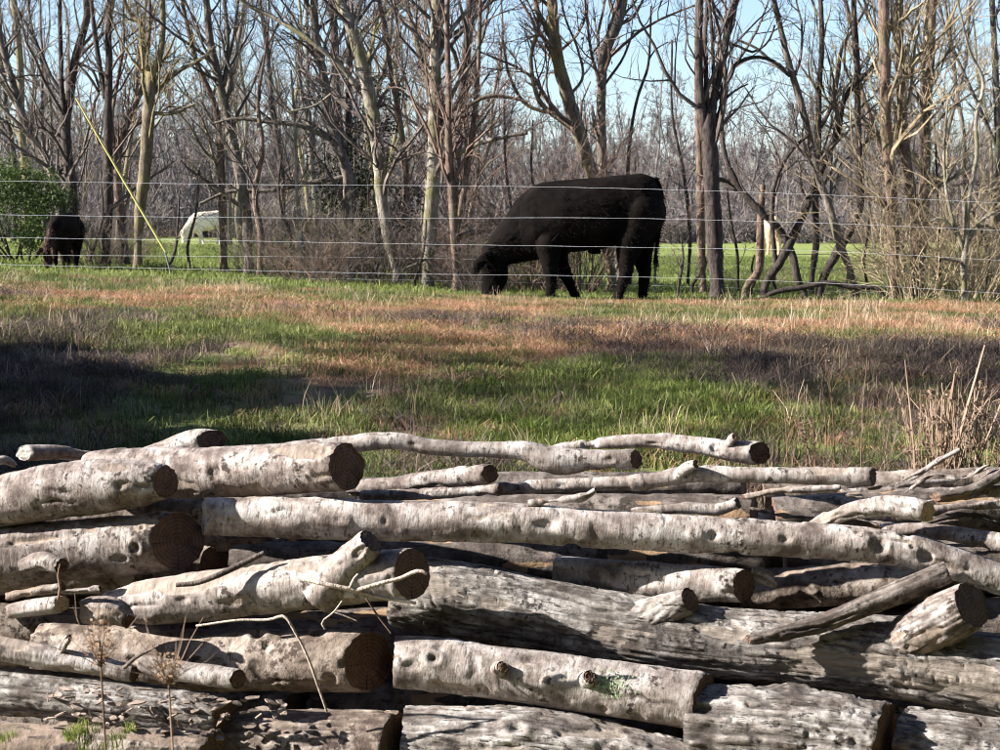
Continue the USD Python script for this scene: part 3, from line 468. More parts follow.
# wood behind: individual trees from five kinds, then the far wood as one mass
def wild_tree(seed, h, spread, twr, dens=2.4, m2=5, m3=4, S=5):
    rg = np.random.default_rng(seed)
    P, R = grow(np.zeros((1, 3)), np.array([[rg.normal(0, .05), rg.normal(0, .05), 1]]), np.array([h]), np.array([h * 0.0085]), 10, 0.11, 0.05, rg)
    R = R * 1.0; trunk = np.concatenate([P[0], R[0][:, None]], 1)
    limbs = [trunk]
    p, d, r, t, ix = spawn(P, R, int(h * 1.0), 0.55, rg, 0.22, 0.85)
    A, Ra = grow(p, d + [0, 0, 0.4], h * spread * (1.1 - t) * rg.uniform(0.7, 1.2, len(p)), r * 0.55, 7, 0.2, 0.06, rg)
    limbs += [np.concatenate([a, b[:, None]], 1) for a, b in zip(A, Ra)]
    tm = tube1(trunk, 7, True, 0.3, 0.12, seed); lm = tubes(A, Ra, S)
    cr, tips = crown(limbs, rg, dens, 1.0, m2, m3, tw=twr, start=-0.3)
    return tm, lm, cr
protos = UsdGeom.Scope.Define(stage, '/World/Looks/kinds')
KIN = []
for k, (h, sp, bm, tm_) in enumerate([(9.5, 0.42, B_GREY, B_TWIG), (8.0, 0.5, B_MOSS, B_TWIGOLIVE), (11, 0.36, B_DARK, B_TWIG), (7.0, 0.5, B_BROWN, B_TWIGRED), (9.0, 0.45, B_GREY, B_TWIGRED)]):
    KIN.append((wild_tree(900 + k, h, sp, 0.0042), bm, tm_))
first = {}
rg = np.random.default_rng(77); spots = []
for k in range(420):
    Y = rg.uniform(29, 75); px = rg.uniform(-60, 1060)
    if 600 < px < 870 or (480 < px < 620) or (px < 225 and 55 < Y < 68): continue
    x = (px - 500) / F * Y
    if all((x - a) ** 2 + (Y - b) ** 2 > 1.5 ** 2 for a, b, _ in spots): spots.append((x, Y, px))
    if len(spots) >= 46: break
TONE = ['grey-barked bare tree', 'mossy bare tree', 'tall dark bare tree', 'brown-barked bare tree', 'reddish-twigged bare tree']
for k, (x, Y, px) in enumerate(spots):
    kind = k % 5; (tm, lm, cr), bm, tm_ = KIN[kind]
    m = trans([x, Y, float(H(x, Y)) - 0.05]); a = rg.uniform(0, 6.28); s = rg.uniform(0.8, 1.25)
    m[:3, :3] = np.array([[math.cos(a), -math.sin(a), 0], [math.sin(a), math.cos(a), 0], [0, 0, 1]]) * s
    side = 'left' if px < 500 else 'right'
    lab = TONE[kind] + (' in the wood behind the fence, left half of the picture' if px < 500 else ' in the wood behind the fence, right half of the picture')
    t = thing('woodland_tree', lab, 'tree', m, TONE[kind] + 's of the wood, ' + side + ' half')
    if kind not in first:
        obj('trunk', tm, bm, t); obj('limbs', lm, bm, t); obj('crown', cr, tm_, t, False); first[kind] = t
    else:
        t.GetReferences().AddInternalReference(first[kind].GetPath()); t.SetInstanceable(True)
# far wood
fw = []
for k in range(5):
    tm, lm, cr = wild_tree(950 + k, 10.0, 0.4, 0.016, 2.2, 5, 3, 4); fw.append(joinm([tm, lm, cr]))
rg = np.random.default_rng(3); n = 950
y = rg.uniform(105, 215, n); x = rg.uniform(-1, 1, n) * (0.33 * y); sc = rg.uniform(0.65, 1.15, n) * (0.82 + 0.28 * fbm(np.stack([x * 0.04, y * 0.02, 0 * x], -1), 2, 4))
instancer('far_wood', fw, [FARTWIG] * 5, np.stack([x, y, H(x, y) - 0.1], -1), rg.uniform(0, 6.28, n), sc, rg.integers(0, 5, n), 'hazy brown bare wood along the far edge of the pasture', 'wood')

# underbrush: fine stems
def brush(seed, n, h, spread, tw):
    rg = np.random.default_rng(seed); a = rg.uniform(0, 6.28, n); r = 0.25 * np.sqrt(rg.uniform(0, 1, n))
    P = np.stack([r*np.cos(a), r*np.sin(a), 0*a - 0.03], -1); D = np.stack([np.cos(a)*spread, np.sin(a)*spread, 0*a + 1], -1)
    A, Ra = grow(P, D, h * rg.uniform(0.4, 1.1, n), np.full(n, tw * 2.0), 7, 0.2, -0.02, rg); p, d, rr, t, ix = spawn(A, Ra, 6, 0.7, rg, 0.2)
    B, Rb = grow(p, d, h * 0.3 * rg.uniform(0.3, 1.2, len(p)), np.full(len(p), tw), 4, 0.25, 0.02, rg); p, d, rr, t, ix = spawn(B, Rb, 3, 0.7, rg, 0.2)
    C, Rc = grow(p, d, h * 0.13 * rg.uniform(0.4, 1.2, len(p)), np.full(len(p), tw * 0.7), 3, 0.2, 0.02, rg)
    return joinm([tubes(A, Ra, 4), tubes(B, Rb, 3), tubes(C, Rc, 3)])
rg = np.random.default_rng(15)
bx_ = np.concatenate([rg.uniform(90, 150, 9), rg.uniform(250, 480, 62), rg.uniform(500, 620, 8), rg.uniform(620, 870, 8), rg.uniform(870, 1040, 26)]); bY = rg.uniform(20.8, 29, len(bx_)); wx = (bx_ - 500) / F * bY
bk = np.where(bx_ > 870, rg.integers(3, 5, len(bx_)), rg.integers(0, 4, len(bx_)))
instancer('underbrush', [brush(60, 16, 1.3, 0.5, 0.0032), brush(61, 22, 1.0, 0.7, 0.003), brush(62, 14, 1.6, 0.4, 0.0034), brush(63, 18, 1.4, 0.6, 0.003), brush(64, 20, 1.7, 0.6, 0.0034)], [B_TWIG, B_TWIGRED, B_TWIG, B_TWIGOLIVE, B_TWIGPALE],
          np.stack([wx, bY, H(wx, bY)], -1), rg.uniform(0, 6.28, len(wx)), rg.uniform(0.6, 1.2, len(wx)) * np.where((bx_ > 500) & (bx_ < 870), 0.5, 0.8), bk, 'tangled bare underbrush between the trunks along the fence', 'undergrowth')
rg = np.random.default_rng(16); n = 420; y = rg.uniform(100, 150, n); x = rg.uniform(-1, 1, n) * .34 * y
instancer('far_brush', [brush(66, 22, 3.2, .55, .02), brush(67, 26, 2.4, .7, .02)], [FARTWIG, FARTWIG], np.stack([x, y, H(x, y)], -1), rg.uniform(0, 6.28, n), rg.uniform(.7, 1.3, n), rg.integers(0, 2, n), 'brown brush along the foot of the far wood', 'undergrowth')
def thicket(label, px, Y, n, h, spread, mt, seed, width=1.0, leaves=None, name='thicket'):
    x = (px - 500) / F * Y; t = thing(name, label, 'shrub', trans([x, Y, float(H(x, Y))]))
    rg = np.random.default_rng(seed); ms = []
    for j in range(5):
        v, f = brush(seed * 10 + j, n, h, spread, 0.0035); ms.append((v + [rg.uniform(-width, width), rg.uniform(-.3, .3), 0], f))
    m = joinm(ms); obj('stems', m, mt, t, False)
    if leaves:
        sel = m[0][rg.integers(0, len(m[0]), leaves[2])]; sel = sel[sel[:, 2] > h * 0.45]
        obj('leaf_remnants', leafcards(sel, leaves[1], rg), leaves[0], t, False)
    return t
thicket('straw-coloured arching thicket around the pale small tree at right', 950, 20.4, 16, 2.3, 0.55, B_TWIGPALE, 71, 0.75)
thicket('russet thicket with dead leaves showing above the black cow’s back', 560, 22.4, 20, 2.5, 0.5, B_TWIGRED, 72, 0.5, (L_DEAD, 0.016, 260))
thicket('dark twiggy bush in front of the black cow’s head', 478, 22.8, 12, 1.3, 0.7, B_TWIGRED, 73, 0.2, (L_DEAD, 0.02, 90))

# leafy bushes
def leafy(name, label, cat, px, Y, lobes, n, size, lm, seed, stems=9):
    x = (px - 500) / F * Y; z0 = float(H(x, Y)); t = thing(name, label, cat, trans([x, Y, z0])); rg = np.random.default_rng(seed)
    vs = []
    for (cx, cy, cz, rx, ry, rz, w) in lobes:
        k = int(n * w); d = norm(rg.normal(0, 1, (k, 3))); rr = rg.uniform(0.35, 1.0, k) ** 0.5
        p = d * rr[:, None] * [rx, ry, rz]; q = p * 3.2 + [cx, cy, cz]
        keep = (fbm(q, 3, seed) * 1.15 + (1 - rr) * 0.25) > 0.57; vs.append((p + [cx, cy, cz])[keep])
    p = np.vstack(vs); p = p[p[:, 2] > 0.03]; p += rg.normal(0, 0.02, p.shape)
    obj('foliage', leafcards(p, size, rg, 2, 0.03), lm, t, False)
    a = rg.uniform(0, 6.28, stems); top = p[rg.integers(0, len(p), stems)]
    P = np.stack([0.15*np.cos(a), 0.15*np.sin(a), 0*a - .05], -1); D = top - P
    A, R = grow(P, D, np.linalg.norm(D, axis=1), np.full(stems, 0.018), 6, 0.08, 0.02, rg); obj('stem', tubes(A, R, 5), B_DARK, t)
    return t
leafy('evergreen_bush', 'dense bright green leafy bush at the left edge behind the fence', 'bush', 25, 24.5, [(-.3, 0, .7, .75, .6, .75, .35), (.35, -.1, .55, .5, .5, .55, .25), (-.5, .1, 1.0, .5, .5, .45, .2), (.1, 0, .95, .45, .4, .35, .12), (-1.1, .2, .6, .6, .5, .65, .2)], 13000, 0.02, L_BUSH, 81)
leafy('cedar_tree', 'scraggly olive brown cedar around the dark straight trunk', 'tree', 362, 24.6, [(0, 0, .75, .75, .6, .75, .3), (.35, 0, 1.1, .55, .5, .5, .2), (-.25, 0, 1.35, .45, .4, .4, .12), (.1, .1, 1.75, .4, .4, .5, .13), (.3, 0, 2.3, .32, .3, .45, .08), (.75, 0, .5, .5, .4, .5, .14)], 5200, 0.026, L_CEDAR, 82)
leafy('cedar_tree', 'low dark olive cedar bush left of the scraggly cedar', 'tree', 318, 25.2, [(0, 0, .4, .5, .4, .42, .5), (.3, 0, .7, .4, .4, .4, .4)], 2400, 0.024, L_CEDAR, 83)

# trees standing outside the frame on the left: their shade falls over the lower bank
def shade_tree(x, y, h, r, z0, seed, label, n=5200):
    t = thing('roadside_cedar', label, 'tree', trans([x, y, float(H(x, y))])); rg = np.random.default_rng(seed)
    z = rg.uniform(0, 1, n); a = rg.uniform(0, 6.28, n); rr = r * (np.sin(np.clip(z * 0.9 + 0.1, 0, 1) * np.pi) ** 0.6) * np.sqrt(rg.uniform(0.05, 1, n)) * (0.75 + 0.5 * noise(np.stack([np.cos(a)*2, np.sin(a)*2, z*6], -1), seed))
    p = np.stack([rr*np.cos(a), rr*np.sin(a), z0 + z * (h - z0)], -1)
    obj('foliage', leafcards(p, 0.10, rg, 2, 0.08), L_CEDAR, t, False); obj('trunk', tube1(np.array([[0, 0, -.1, .12], [0.02, 0, h * .5, .08], [0, 0, h * .95, .02]]), 8), B_BROWN, t)
for k, (x, y, h, r, z0, n) in enumerate([(-6.2, 6.9, 2.8, .95, .1, 5200), (-6.5, 8.2, 2.9, 1.0, .1, 5200), (-6.3, 9.5, 2.8, .95, .1, 5200), (-6.9, 10.6, 2.3, .8, .1, 3000), (-13.5, 9.2, 9.3, 2.2, 7.0, 650)]):
    shade_tree(x, y, h, r, z0, 500 + k, ['cedar nearest the pile, out of frame at left', 'second cedar from the pile, out of frame at left', 'third cedar from the pile, out of frame at left', 'low cedar behind the row, out of frame at left', 'tall thin-crowned tree far out of frame at left'][k], n)
# the yard's tall evergreens behind the photographer and to the right
rg = np.random.default_rng(91); ever = None
for k, (x, y) in enumerate([(-9.5, -5.5), (-6.3, -6.5), (-3, -5.8), (0, -6.6), (3, -5.6), (6.3, -6.2), (8.8, -3.4), (9.4, 0.2), (9.0, 3.8), (10.2, 7.2), (-12.5, -7), (10.5, -6.5)]):
    m = trans([x, y, float(H(x, y))]); q = rg.uniform(0, 6.28); sc_ = rg.uniform(1.45, 1.75); m[:3, :3] = np.array([[math.cos(q), -math.sin(q), 0], [math.sin(q), math.cos(q), 0], [0, 0, 1]]) * sc_
    t = thing('tall_evergreen', 'tall dense evergreen in the yard, out of frame', 'tree', m, 'evergreens of the yard')
    if ever is None:
        ever = t; n = 9000; z = rg.uniform(0, 1, n); a = rg.uniform(0, 6.28, n); rr = 2.0 * (1 - z) ** .7 * np.sqrt(rg.uniform(.2, 1, n)) + .1
        obj('foliage', leafcards(np.stack([rr*np.cos(a), rr*np.sin(a), .3 + z * 8.7], -1), .22, rg, 1, .1), L_CEDAR, t, False); obj('trunk', tube1(np.array([[0, 0, -.1, .2], [0, 0, 8.6, .03]]), 8, True, .5), B_BROWN, t)
    else: t.GetReferences().AddInternalReference(ever.GetPath()); t.SetInstanceable(True)

# ------------------------------------------------------------------ fences, guy wire
def fence(label, Y, rows, posts, r, hpost):
    t = thing('wire_fence', label, 'fence', trans([0, Y, float(H(0, Y))])); org = np.array([0, Y, float(H(0, Y))])
    for row in rows:
        c = np.array([[*(at(x, y, Y) - org), r] for x, y in row]); obj('wire', tube1(c, 5, True, 0.15), WIRE, t)
    for px in posts:
        x = (px - 500) / F * Y; g = float(H(x, Y)) - org[2]
        b1 = trimesh.creation.box([0.035, 0.006, hpost + .2]); b2 = trimesh.creation.box([0.006, 0.03, hpost + .2]); b2.apply_translation([0, 0.0185, 0])
        st = [trimesh.creation.box([0.012, 0.008, 0.012]) for _ in range(8)]
        for j, s_ in enumerate(st): s_.apply_translation([0, -0.0075, -hpost/2 + 0.12 + j * hpost / 8.5])
        pm = trimesh.util.concatenate([b1, b2] + st); pm.apply_translation([x, 0.012, g + hpost/2 - 0.1]); obj('post', pm, STEEL, t, False)
fence('electric fence of four pale wires running in front of the black cow', 19.3,
      [[(-60, 180), (200, 184), (600, 188), (800, 194), (1060, 206)], [(-60, 214), (200, 217.3), (400, 218.3), (600, 218), (800, 222.5), (1060, 233)], [(-60, 237), (200, 240.3), (400, 243.8), (600, 246.8), (800, 250.5), (1060, 263.5)], [(-60, 263), (200, 269.3), (400, 273.8), (600, 276.2), (800, 282), (1060, 297)]], [-45, 1050], 0.0017, 1.25)
fence('second wire fence on steel posts behind the black cow', 22.0, [[(-60, 255), (400, 258), (700, 264), (1060, 278)], [(-60, 275), (400, 280), (700, 287), (1060, 300)]], [580, 655, 300, 1045, -40], 0.0018, 0.62)
Yg = 22.5
lo, hi = at(166, 252, Yg), at(76, 98, Yg); d = hi - lo
t = thing('guy_wire', 'slanted guy wire in a yellow plastic guard, left of the white cow', 'guy wire', trans([lo[0], lo[1], float(H(lo[0], lo[1]))])); org = np.array([lo[0], lo[1], float(H(lo[0], lo[1]))])
wob = [lo + d * s + np.array([0, 0, -0.012 * math.sin(s * math.pi)]) for s in np.linspace(0, 1, 9)]
obj('yellow_guard', tube1(np.array([[*(p - org), 0.016 - 0.005 * s] for p, s in zip(wob, np.linspace(0, 1, 9))]), 9), YELLOW, t)
foot = at(172.5, 262, Yg); foot[2] = H(foot[0], foot[1]) - 0.05
obj('anchor_rod', tube1(np.array([[*(foot - org), 0.012], [*(lo + d * 0.02 - org), 0.012]]), 7), STEEL, t)
top = lo + d * 2.6
obj('wire', tube1(np.array([[*(hi - d * 0.01 - org), 0.004], [*(top - org), 0.004]]), 5), STEEL, t)
t = thing('utility_pole', 'wooden utility pole out of frame at left that holds the guy wire', 'pole', trans([top[0] - .1, top[1], float(H(top[0], top[1]))]))
obj('pole', tube1(np.array([[0, 0, -.2, .15], [0, 0, 4, .13], [0, 0, top[2] + .8, .11]]), 12), POLE, t)

# ------------------------------------------------------------------ cattle
def ell(c, r): return manifold3d.Manifold.sphere(1.0, 24).scale([float(x) for x in r]).translate([float(x) for x in c])
def hull(a, b): return manifold3d.Manifold.batch_hull([a, b])
def chain(pts, sq=1.0):
    e = [ell(p[:3], (p[3], p[3] * sq, p[3])) for p in pts]; return [hull(a, b) for a, b in zip(e, e[1:])]
SC = 93.3
def cw(px, py, y=0.0): return np.array([(px - 580) / SC, y, (299 - py) / SC])
def cattle(name, label, pos, yaw, scale, coat, seed, head='graze', extra=None):
    t_ = trans(pos); t_[:3, :3] = np.array([[math.cos(yaw), -math.sin(yaw), 0], [math.sin(yaw), math.cos(yaw), 0], [0, 0, 1]]) * scale
    t = thing(name, label, 'cow' if 'calf' not in label else 'calf', t_)
    parts = []
    sec = [(657, 183, 216, .09), (651, 173, 236, .20), (640, 170.5, 243, .25), (620, 172, 241, .27), (600, 174.5, 246, .30), (580, 175.5, 248, .30), (562, 177, 249.5, .29), (546, 179, 254, .25), (533, 182, 257, .22), (522, 191, 257, .17)]
    E = [ell(cw(x, (a + b) / 2), (0.055, w, (b - a) / 2 / SC)) for x, a, b, w in sec]
    parts += [hull(a, b) for a, b in zip(E, E[1:])]
    P = lambda x, y, yy, r: (*cw(x, y, yy), r / SC)
    if head == 'graze':
        N = [ell(cw(531, 222), (.24, .17, .37)), ell(cw(516, 234), (.19, .14, .27)), ell(cw(503, 243), (.15, .12, .21)), ell(cw(493, 250), (.10, .115, .14))]
        parts += [hull(a, b) for a, b in zip(N, N[1:])]
        hd = [ell(cw(490, 247), (.085, .115, .09)), ell(cw(494, 261), (.15, .11, .10)), ell(cw(495, 277), (.135, .085, .09)), ell(cw(490, 290), (.092, .075, .065))]
        parts += [hull(a, b) for a, b in zip(hd, hd[1:])]
        ears = [[(490, 250, s * .09, 3.0), (484, 255, s * .16, 5.2), (478, 262, s * .20, 4.6), (475, 268, s * .21, 2.0)] for s in (-1, 1)]
        eyes = [cw(486.5, 262, s * .098) for s in (-1, 1)]
    else:
        N = [ell(cw(531, 218), (.22, .16, .34)), ell(cw(512, 205), (.17, .13, .22)), ell(cw(500, 195), (.13, .11, .15))]
        parts += [hull(a, b) for a, b in zip(N, N[1:])]
        hd = [ell(cw(497, 189), (.10, .115, .10)), ell(cw(487, 199), (.11, .10, .10)), ell(cw(474, 208), (.085, .08, .075)), ell(cw(466, 212), (.06, .07, .06))]
        parts += [hull(a, b) for a, b in zip(hd, hd[1:])]
        ears = [[(499, 184, s * .09, 2.5), (501, 183, s * .19, 4.6), (502, 186, s * .27, 3.6), (502, 188, s * .30, 1.5)] for s in (-1, 1)]
        eyes = [cw(488, 195, s * .095) for s in (-1, 1)]
    for e in ears:
        q = [ell(cw(x, y, yy), (r / SC, 0.022, r / SC)) if head == 'graze' else ell(cw(x, y, yy), (0.02, r / SC, r / SC)) for x, y, yy, r in e]
        parts += [hull(a, b) for a, b in zip(q, q[1:])]
    legs = [[P(548, 238, -.10, 15), P(549, 257, -.15, 9), P(551, 275, -.15, 5.8), P(550, 289, -.15, 4.2), P(550, 295, -.15, 5.4), P(549, 299, -.15, 5.6)],
            [P(553, 239, .10, 15), P(560, 258, .15, 8.5), P(568, 276, .15, 5.6), P(573, 288, .15, 4.1), P(576, 294, .15, 5.2), P(577, 298, .15, 5.4)],
            [P(640, 210, -.05, 24), P(630, 236, -.12, 15.5), P(625, 256, -.16, 9), P(625, 269, -.16, 6.6), P(619, 287, -.16, 4.4), P(615.5, 296, -.16, 5.6), P(614, 300, -.16, 5.8)],
            [P(642, 210, .05, 24), P(641, 236, .12, 15), P(643, 256, .16, 9), P(646, 269, .16, 6.5), P(644, 287, .16, 4.4), P(643, 296, .16, 5.5), P(642, 300, .16, 5.8)]]
    for L in legs: parts += chain(L)
    tail = [P(655, 177, 0, 3.2), P(660.5, 190, 0, 2.6), P(660, 215, 0, 2.0), P(657, 240, 0, 1.7), P(655, 255, 0, 1.6)]
    parts += chain(tail)
    parts.append(ell(cw(594, 248), (.07, .04, .03)))     # navel flap
    m = manifold3d.Manifold.batch_boolean(parts, manifold3d.OpType.Add).refine_to_length(0.03)
    mm = m.to_mesh(); tm = trimesh.Trimesh(mm.vert_properties[:, :3], mm.tri_verts, process=True)
    trimesh.smoothing.filter_taubin(tm, 0.5, 0.53, 14)
    v = np.array(tm.vertices); n = np.array(tm.vertex_normals)
    v = v + n * (0.020 * (fbm(v * 9, 3, seed) - 0.5) + 0.012 * (fbm(v * 40, 2, seed + 1) - 0.5))[:, None]
    obj('body', (v, np.array(tm.faces)), coat, t)
    # shaggy coat: short hairs along the back, belly and neck
    rg = np.random.default_rng(seed); k = rg.integers(0, len(v), 5000); p = v[k]; nn = n[k]
    tang = norm(np.array([0.6, 0, -0.5]) + rg.normal(0, 0.25, (len(k), 3))); L = rg.uniform(0.02, 0.05, len(k))[:, None]
    tip = p + norm(nn * 0.5 + tang * 0.8) * L; sd = norm(np.cross(nn, tang)) * 0.004
    hv = np.stack([p - sd, p + sd, tip], 1).reshape(-1, 3); obj('hair', (hv, np.arange(len(hv)).reshape(-1, 3)), coat, t, False)
    a = rg.uniform(0, 6.28, 60); P0 = cw(655.5, 250) + np.stack([.01*np.cos(a), .01*np.sin(a), 0*a], -1); A, R = grow(P0, np.stack([.1*np.cos(a), .1*np.sin(a), 0*a - 1], -1), rg.uniform(.1, .2, 60), np.full(60, .004), 4, .06, 0, rg); obj('tail_switch', tubes(A, R, 3), coat, t, False)
    for e in eyes: obj('eye', trimesh.creation.icosphere(2, 0.018).apply_translation(e), EYE_M, t)
    for L in legs:
        c = np.array(L[-1][:3]); hf = tube1(np.array([[c[0] - .012, c[1], c[2] - .045, .066], [c[0] - .006, c[1], c[2] - .01, .062], [c[0], c[1], c[2] + .022, .05]]), 12); obj('hoof', hf, HOOF, t)
    if extra: extra(t, v, n)
    return t
Yc = 20.0; xc = (580 - 500) / F * Yc
cattle('black_cow', 'big black cow grazing with its head down behind the fence wires', [xc, Yc, float(H(xc, Yc)) - 0.01], 0.0, 1.0, COAT_BLACK, 5)
Yw = 62.0; xw = (207 - 500) / F * Yw
cattle('white_cow', 'cream white cow grazing far off in the field at left', [xw, Yw, float(H(xw, Yw))], 0.55, 0.82, COAT_WHITE, 6)
Yt = 58.0; xt = (769 - 500) / F * Yt
cattle('tan_cow', 'cream and tan cow seen from behind in the field between slanted trunks', [xt, Yt, float(H(xt, Yt))], -1.45, 0.85, COAT_TAN, 7)
Yd = 22.6; xd = (64 - 500) / F * Yd
def red_face(t, v, n):
    rg = np.random.default_rng(4); k = np.where((v[:, 0] < -0.74))[0]; k = k[rg.integers(0, len(k), 1600)]; p = v[k] + n[k] * 0.004; tang = norm(rg.normal(0, 0.4, (len(k), 3)) + [0, 0, -1]); sd = norm(np.cross(n[k], tang)) * 0.009
    hv = np.stack([p - sd, p + sd, p + norm(n[k] * .3 + tang) * 0.05], 1).reshape(-1, 3); obj('face_hair', (hv, np.arange(len(hv)).reshape(-1, 3)), COAT_RED, t, False, 'red brown hair on head and neck')
cattle('brown_calf', 'dark brown calf with a red brown head beside the green bush', [xd, Yd, float(H(xd, Yd))], 1.42, 0.5, COAT_BROWN, 8, 'graze', red_face)

# ------------------------------------------------------------------ the log pile
def log_mesh(pts, dx, rough, seed, knob, peel, cutL, cutR, flat=1.0):
    """pts: world x, y, z, r in order left to right. Returns bark, cap left, cap right (vertices, faces), peel"""
    c = resample(pts, dx); n = int(np.clip(2 * np.pi * c[:, 3].max() / dx, 14, 110)); K = len(c)
    t = norm(np.gradient(c[:, :3], axis=0)); toward = np.array([0, -1.0, 0.15])
    a = norm(toward - (t @ toward)[:, None] * t); b = np.cross(t, a)
    ang = np.linspace(0, 2 * np.pi, n, endpoint=False)
    u = np.concatenate([[0], np.cumsum(np.linalg.norm(np.diff(c[:, :3], axis=0), axis=1))])
    dirs = np.cos(ang)[None, :, None] * a[:, None] + np.sin(ang)[None, :, None] * b[:, None]
    base = c[:, None, :3] + dirs * c[:, 3][:, None, None]
    q = base + seed * 3.7
    r = 1 + knob * (2 * fbm(q * 5.0, 3, seed) - 1)
    cyl = np.stack([np.broadcast_to(u[:, None], r.shape) * 1.0, np.cos(ang)[None] * c[:, 3][:, None], np.sin(ang)[None] * c[:, 3][:, None]], -1)
    if rough > 0:   # furrows along the trunk
        f = np.clip(1 - np.abs(noise(cyl * [8, 62, 62] + seed + .35 * fbm(cyl * 40, 2, seed)[..., None], seed + 2) - .5) * 6.5, 0, 1)
        f2 = np.clip(1 - np.abs(noise(cyl * [34, 34, 34] + seed, seed + 12) - .5) * 9, 0, 1) * sstep(.45, .6, noise(cyl * [9, 20, 20], seed + 13))
        fur = np.maximum(f, .8 * f2); disp = -rough * fur + rough * 0.5 * (fbm(cyl * [22, 45, 45], 3, seed + 3) - 0.5)
    else:           # smooth bark: rings, warts and shallow dents
        w = fbm(cyl * [16, 16, 16] + seed, 3, seed + 2); disp = 0.006 * (w - 0.5) + 0.003 * sstep(0.66, 0.8, noise(cyl * 19 + seed, seed + 4)) + 0.0010 * (noise(cyl * [90, 20, 20], seed + 5) - 0.5) - 0.008 * sstep(0.72, 0.85, noise(cyl * [15, 22, 22] + 9, seed + 6))
    rg = np.random.default_rng(seed + 4000); scar = np.zeros_like(r); Rm_ = c[:, 3].mean(); Lt = u[-1]
    for _ in range(int(2 + Lt * 4)):        # drying cracks along the stem
        a0, u0, ln, ph = rg.uniform(0, 6.28), rg.uniform(0, Lt), rg.uniform(.06, .28), rg.uniform(0, 6)
        dist = (np.angle(np.exp(1j * (ang[None] - a0))) * Rm_ - 0.006 * np.sin(u * 30 + ph)[:, None] - 0.003 * np.sin(u * 90 + ph)[:, None])
        w = np.clip(1 - np.abs(u - u0) / ln * 2, 0, 1)[:, None] ** .5
        disp = disp - 0.008 * w * np.exp(-(dist / 0.0042) ** 2); scar = np.maximum(scar, 0.75 * w * np.exp(-(dist / 0.003) ** 2))
    for _ in range(int(1 + Lt * 2.2 * (Rm_ > .03))):       # branch scars: a low collar round a dark hollow
        a0, u0, sz = rg.uniform(0, 6.28), rg.uniform(.05, max(.06, Lt - .05)), rg.uniform(.5, 1.3) * Rm_ * .22
        dd_ = np.hypot(np.angle(np.exp(1j * (ang[None] - a0))) * Rm_, (u[:, None] - u0) * .8) / sz
        disp = disp + sz * (.35 * np.exp(-(dd_ - 1) ** 2 * 3) - .45 * np.exp(-dd_ ** 2 * 2.5)); scar = np.maximum(scar, rg.uniform(.3, .75) * np.exp(-dd_ ** 2 * 2.2))
    pl = np.zeros_like(r)
    if rough > .0035: scar = np.maximum(scar, .85 * fur)
    if peel > 0:
        g = fbm(cyl * [4.5, 13, 13] + seed * 1.3, 4, seed + 7); pl = sstep(0.70 - 0.30 * peel, 0.74 - 0.30 * peel, g); disp = disp - 0.005 * pl
    rr = c[:, 3][:, None] * r + disp
    # taper the very rim a little where the saw frayed the bark
    fr = np.minimum(np.arange(K), np.arange(K)[::-1]); rr = rr - 0.003 * np.exp(-fr / 1.2)[:, None] * (0.4 + noise(cyl * 60, seed + 8))
    v = c[:, None, :3] + dirs * rr[..., None]
    # slanted saw cuts: shear the last stretch so that the camera side is shorter
    near = np.cos(ang)
    for cut, side in ((cutL, 0), (cutR, 1)):
        w = np.exp(-(u if side == 0 else u[-1] - u) / max(0.05, 0.9 * c[:, 3].mean()))
        v += ((1 if side == 0 else -1) * cut * w[:, None] * near[None] * c[:, 3][:, None])[..., None] * t[:, None]
        rag = (noise(np.stack([ang * 5, 0*ang, 0*ang + seed + side], -1), seed) - 0.5) * 0.006
        v[0 if side == 0 else -1] += rag[:, None] * t[0 if side == 0 else -1]
    idx = np.arange(K * n).reshape(K, n); i2 = np.roll(idx, -1, 1)
    q4 = np.stack([idx[:-1], i2[:-1], i2[1:], idx[1:]], -1).reshape(-1, 4)
    f = np.vstack([q4[:, [0, 2, 1]], q4[:, [0, 3, 2]]])
    caps = []
    for side in (0, 1):
        ring = v[0 if side == 0 else -1]; ctr = ring.mean(0); rings = [ring]
        for s in (0.93, 0.7, 0.45, 0.2): rings.append(ctr + (ring - ctr) * s + (0.008 * (noise(ring * 30 * s, seed + 11) - 0.5))[:, None] * t[0])
        rings[1] = rings[1] - (0.002 if side else -0.002) * t[-1]
        V = np.vstack(rings + [ctr[None]]); F_ = []
        for k in range(len(rings) - 1):
            A = np.arange(n) + k * n; B = np.roll(np.arange(n), -1) + k * n; F_.append(np.stack([A, B, B + n], 1)); F_.append(np.stack([A, B + n, A + n], 1))
        k = len(rings) - 1; F_.append(np.stack([np.arange(n) + k*n, np.roll(np.arange(n), -1) + k*n, np.full(n, (k+1)*n)], 1))
        F_ = np.vstack(F_); caps.append((V, F_ if side else F_[:, ::-1]))
    return (v.reshape(-1, 3), f), caps, pl.reshape(-1), scar.reshape(-1)

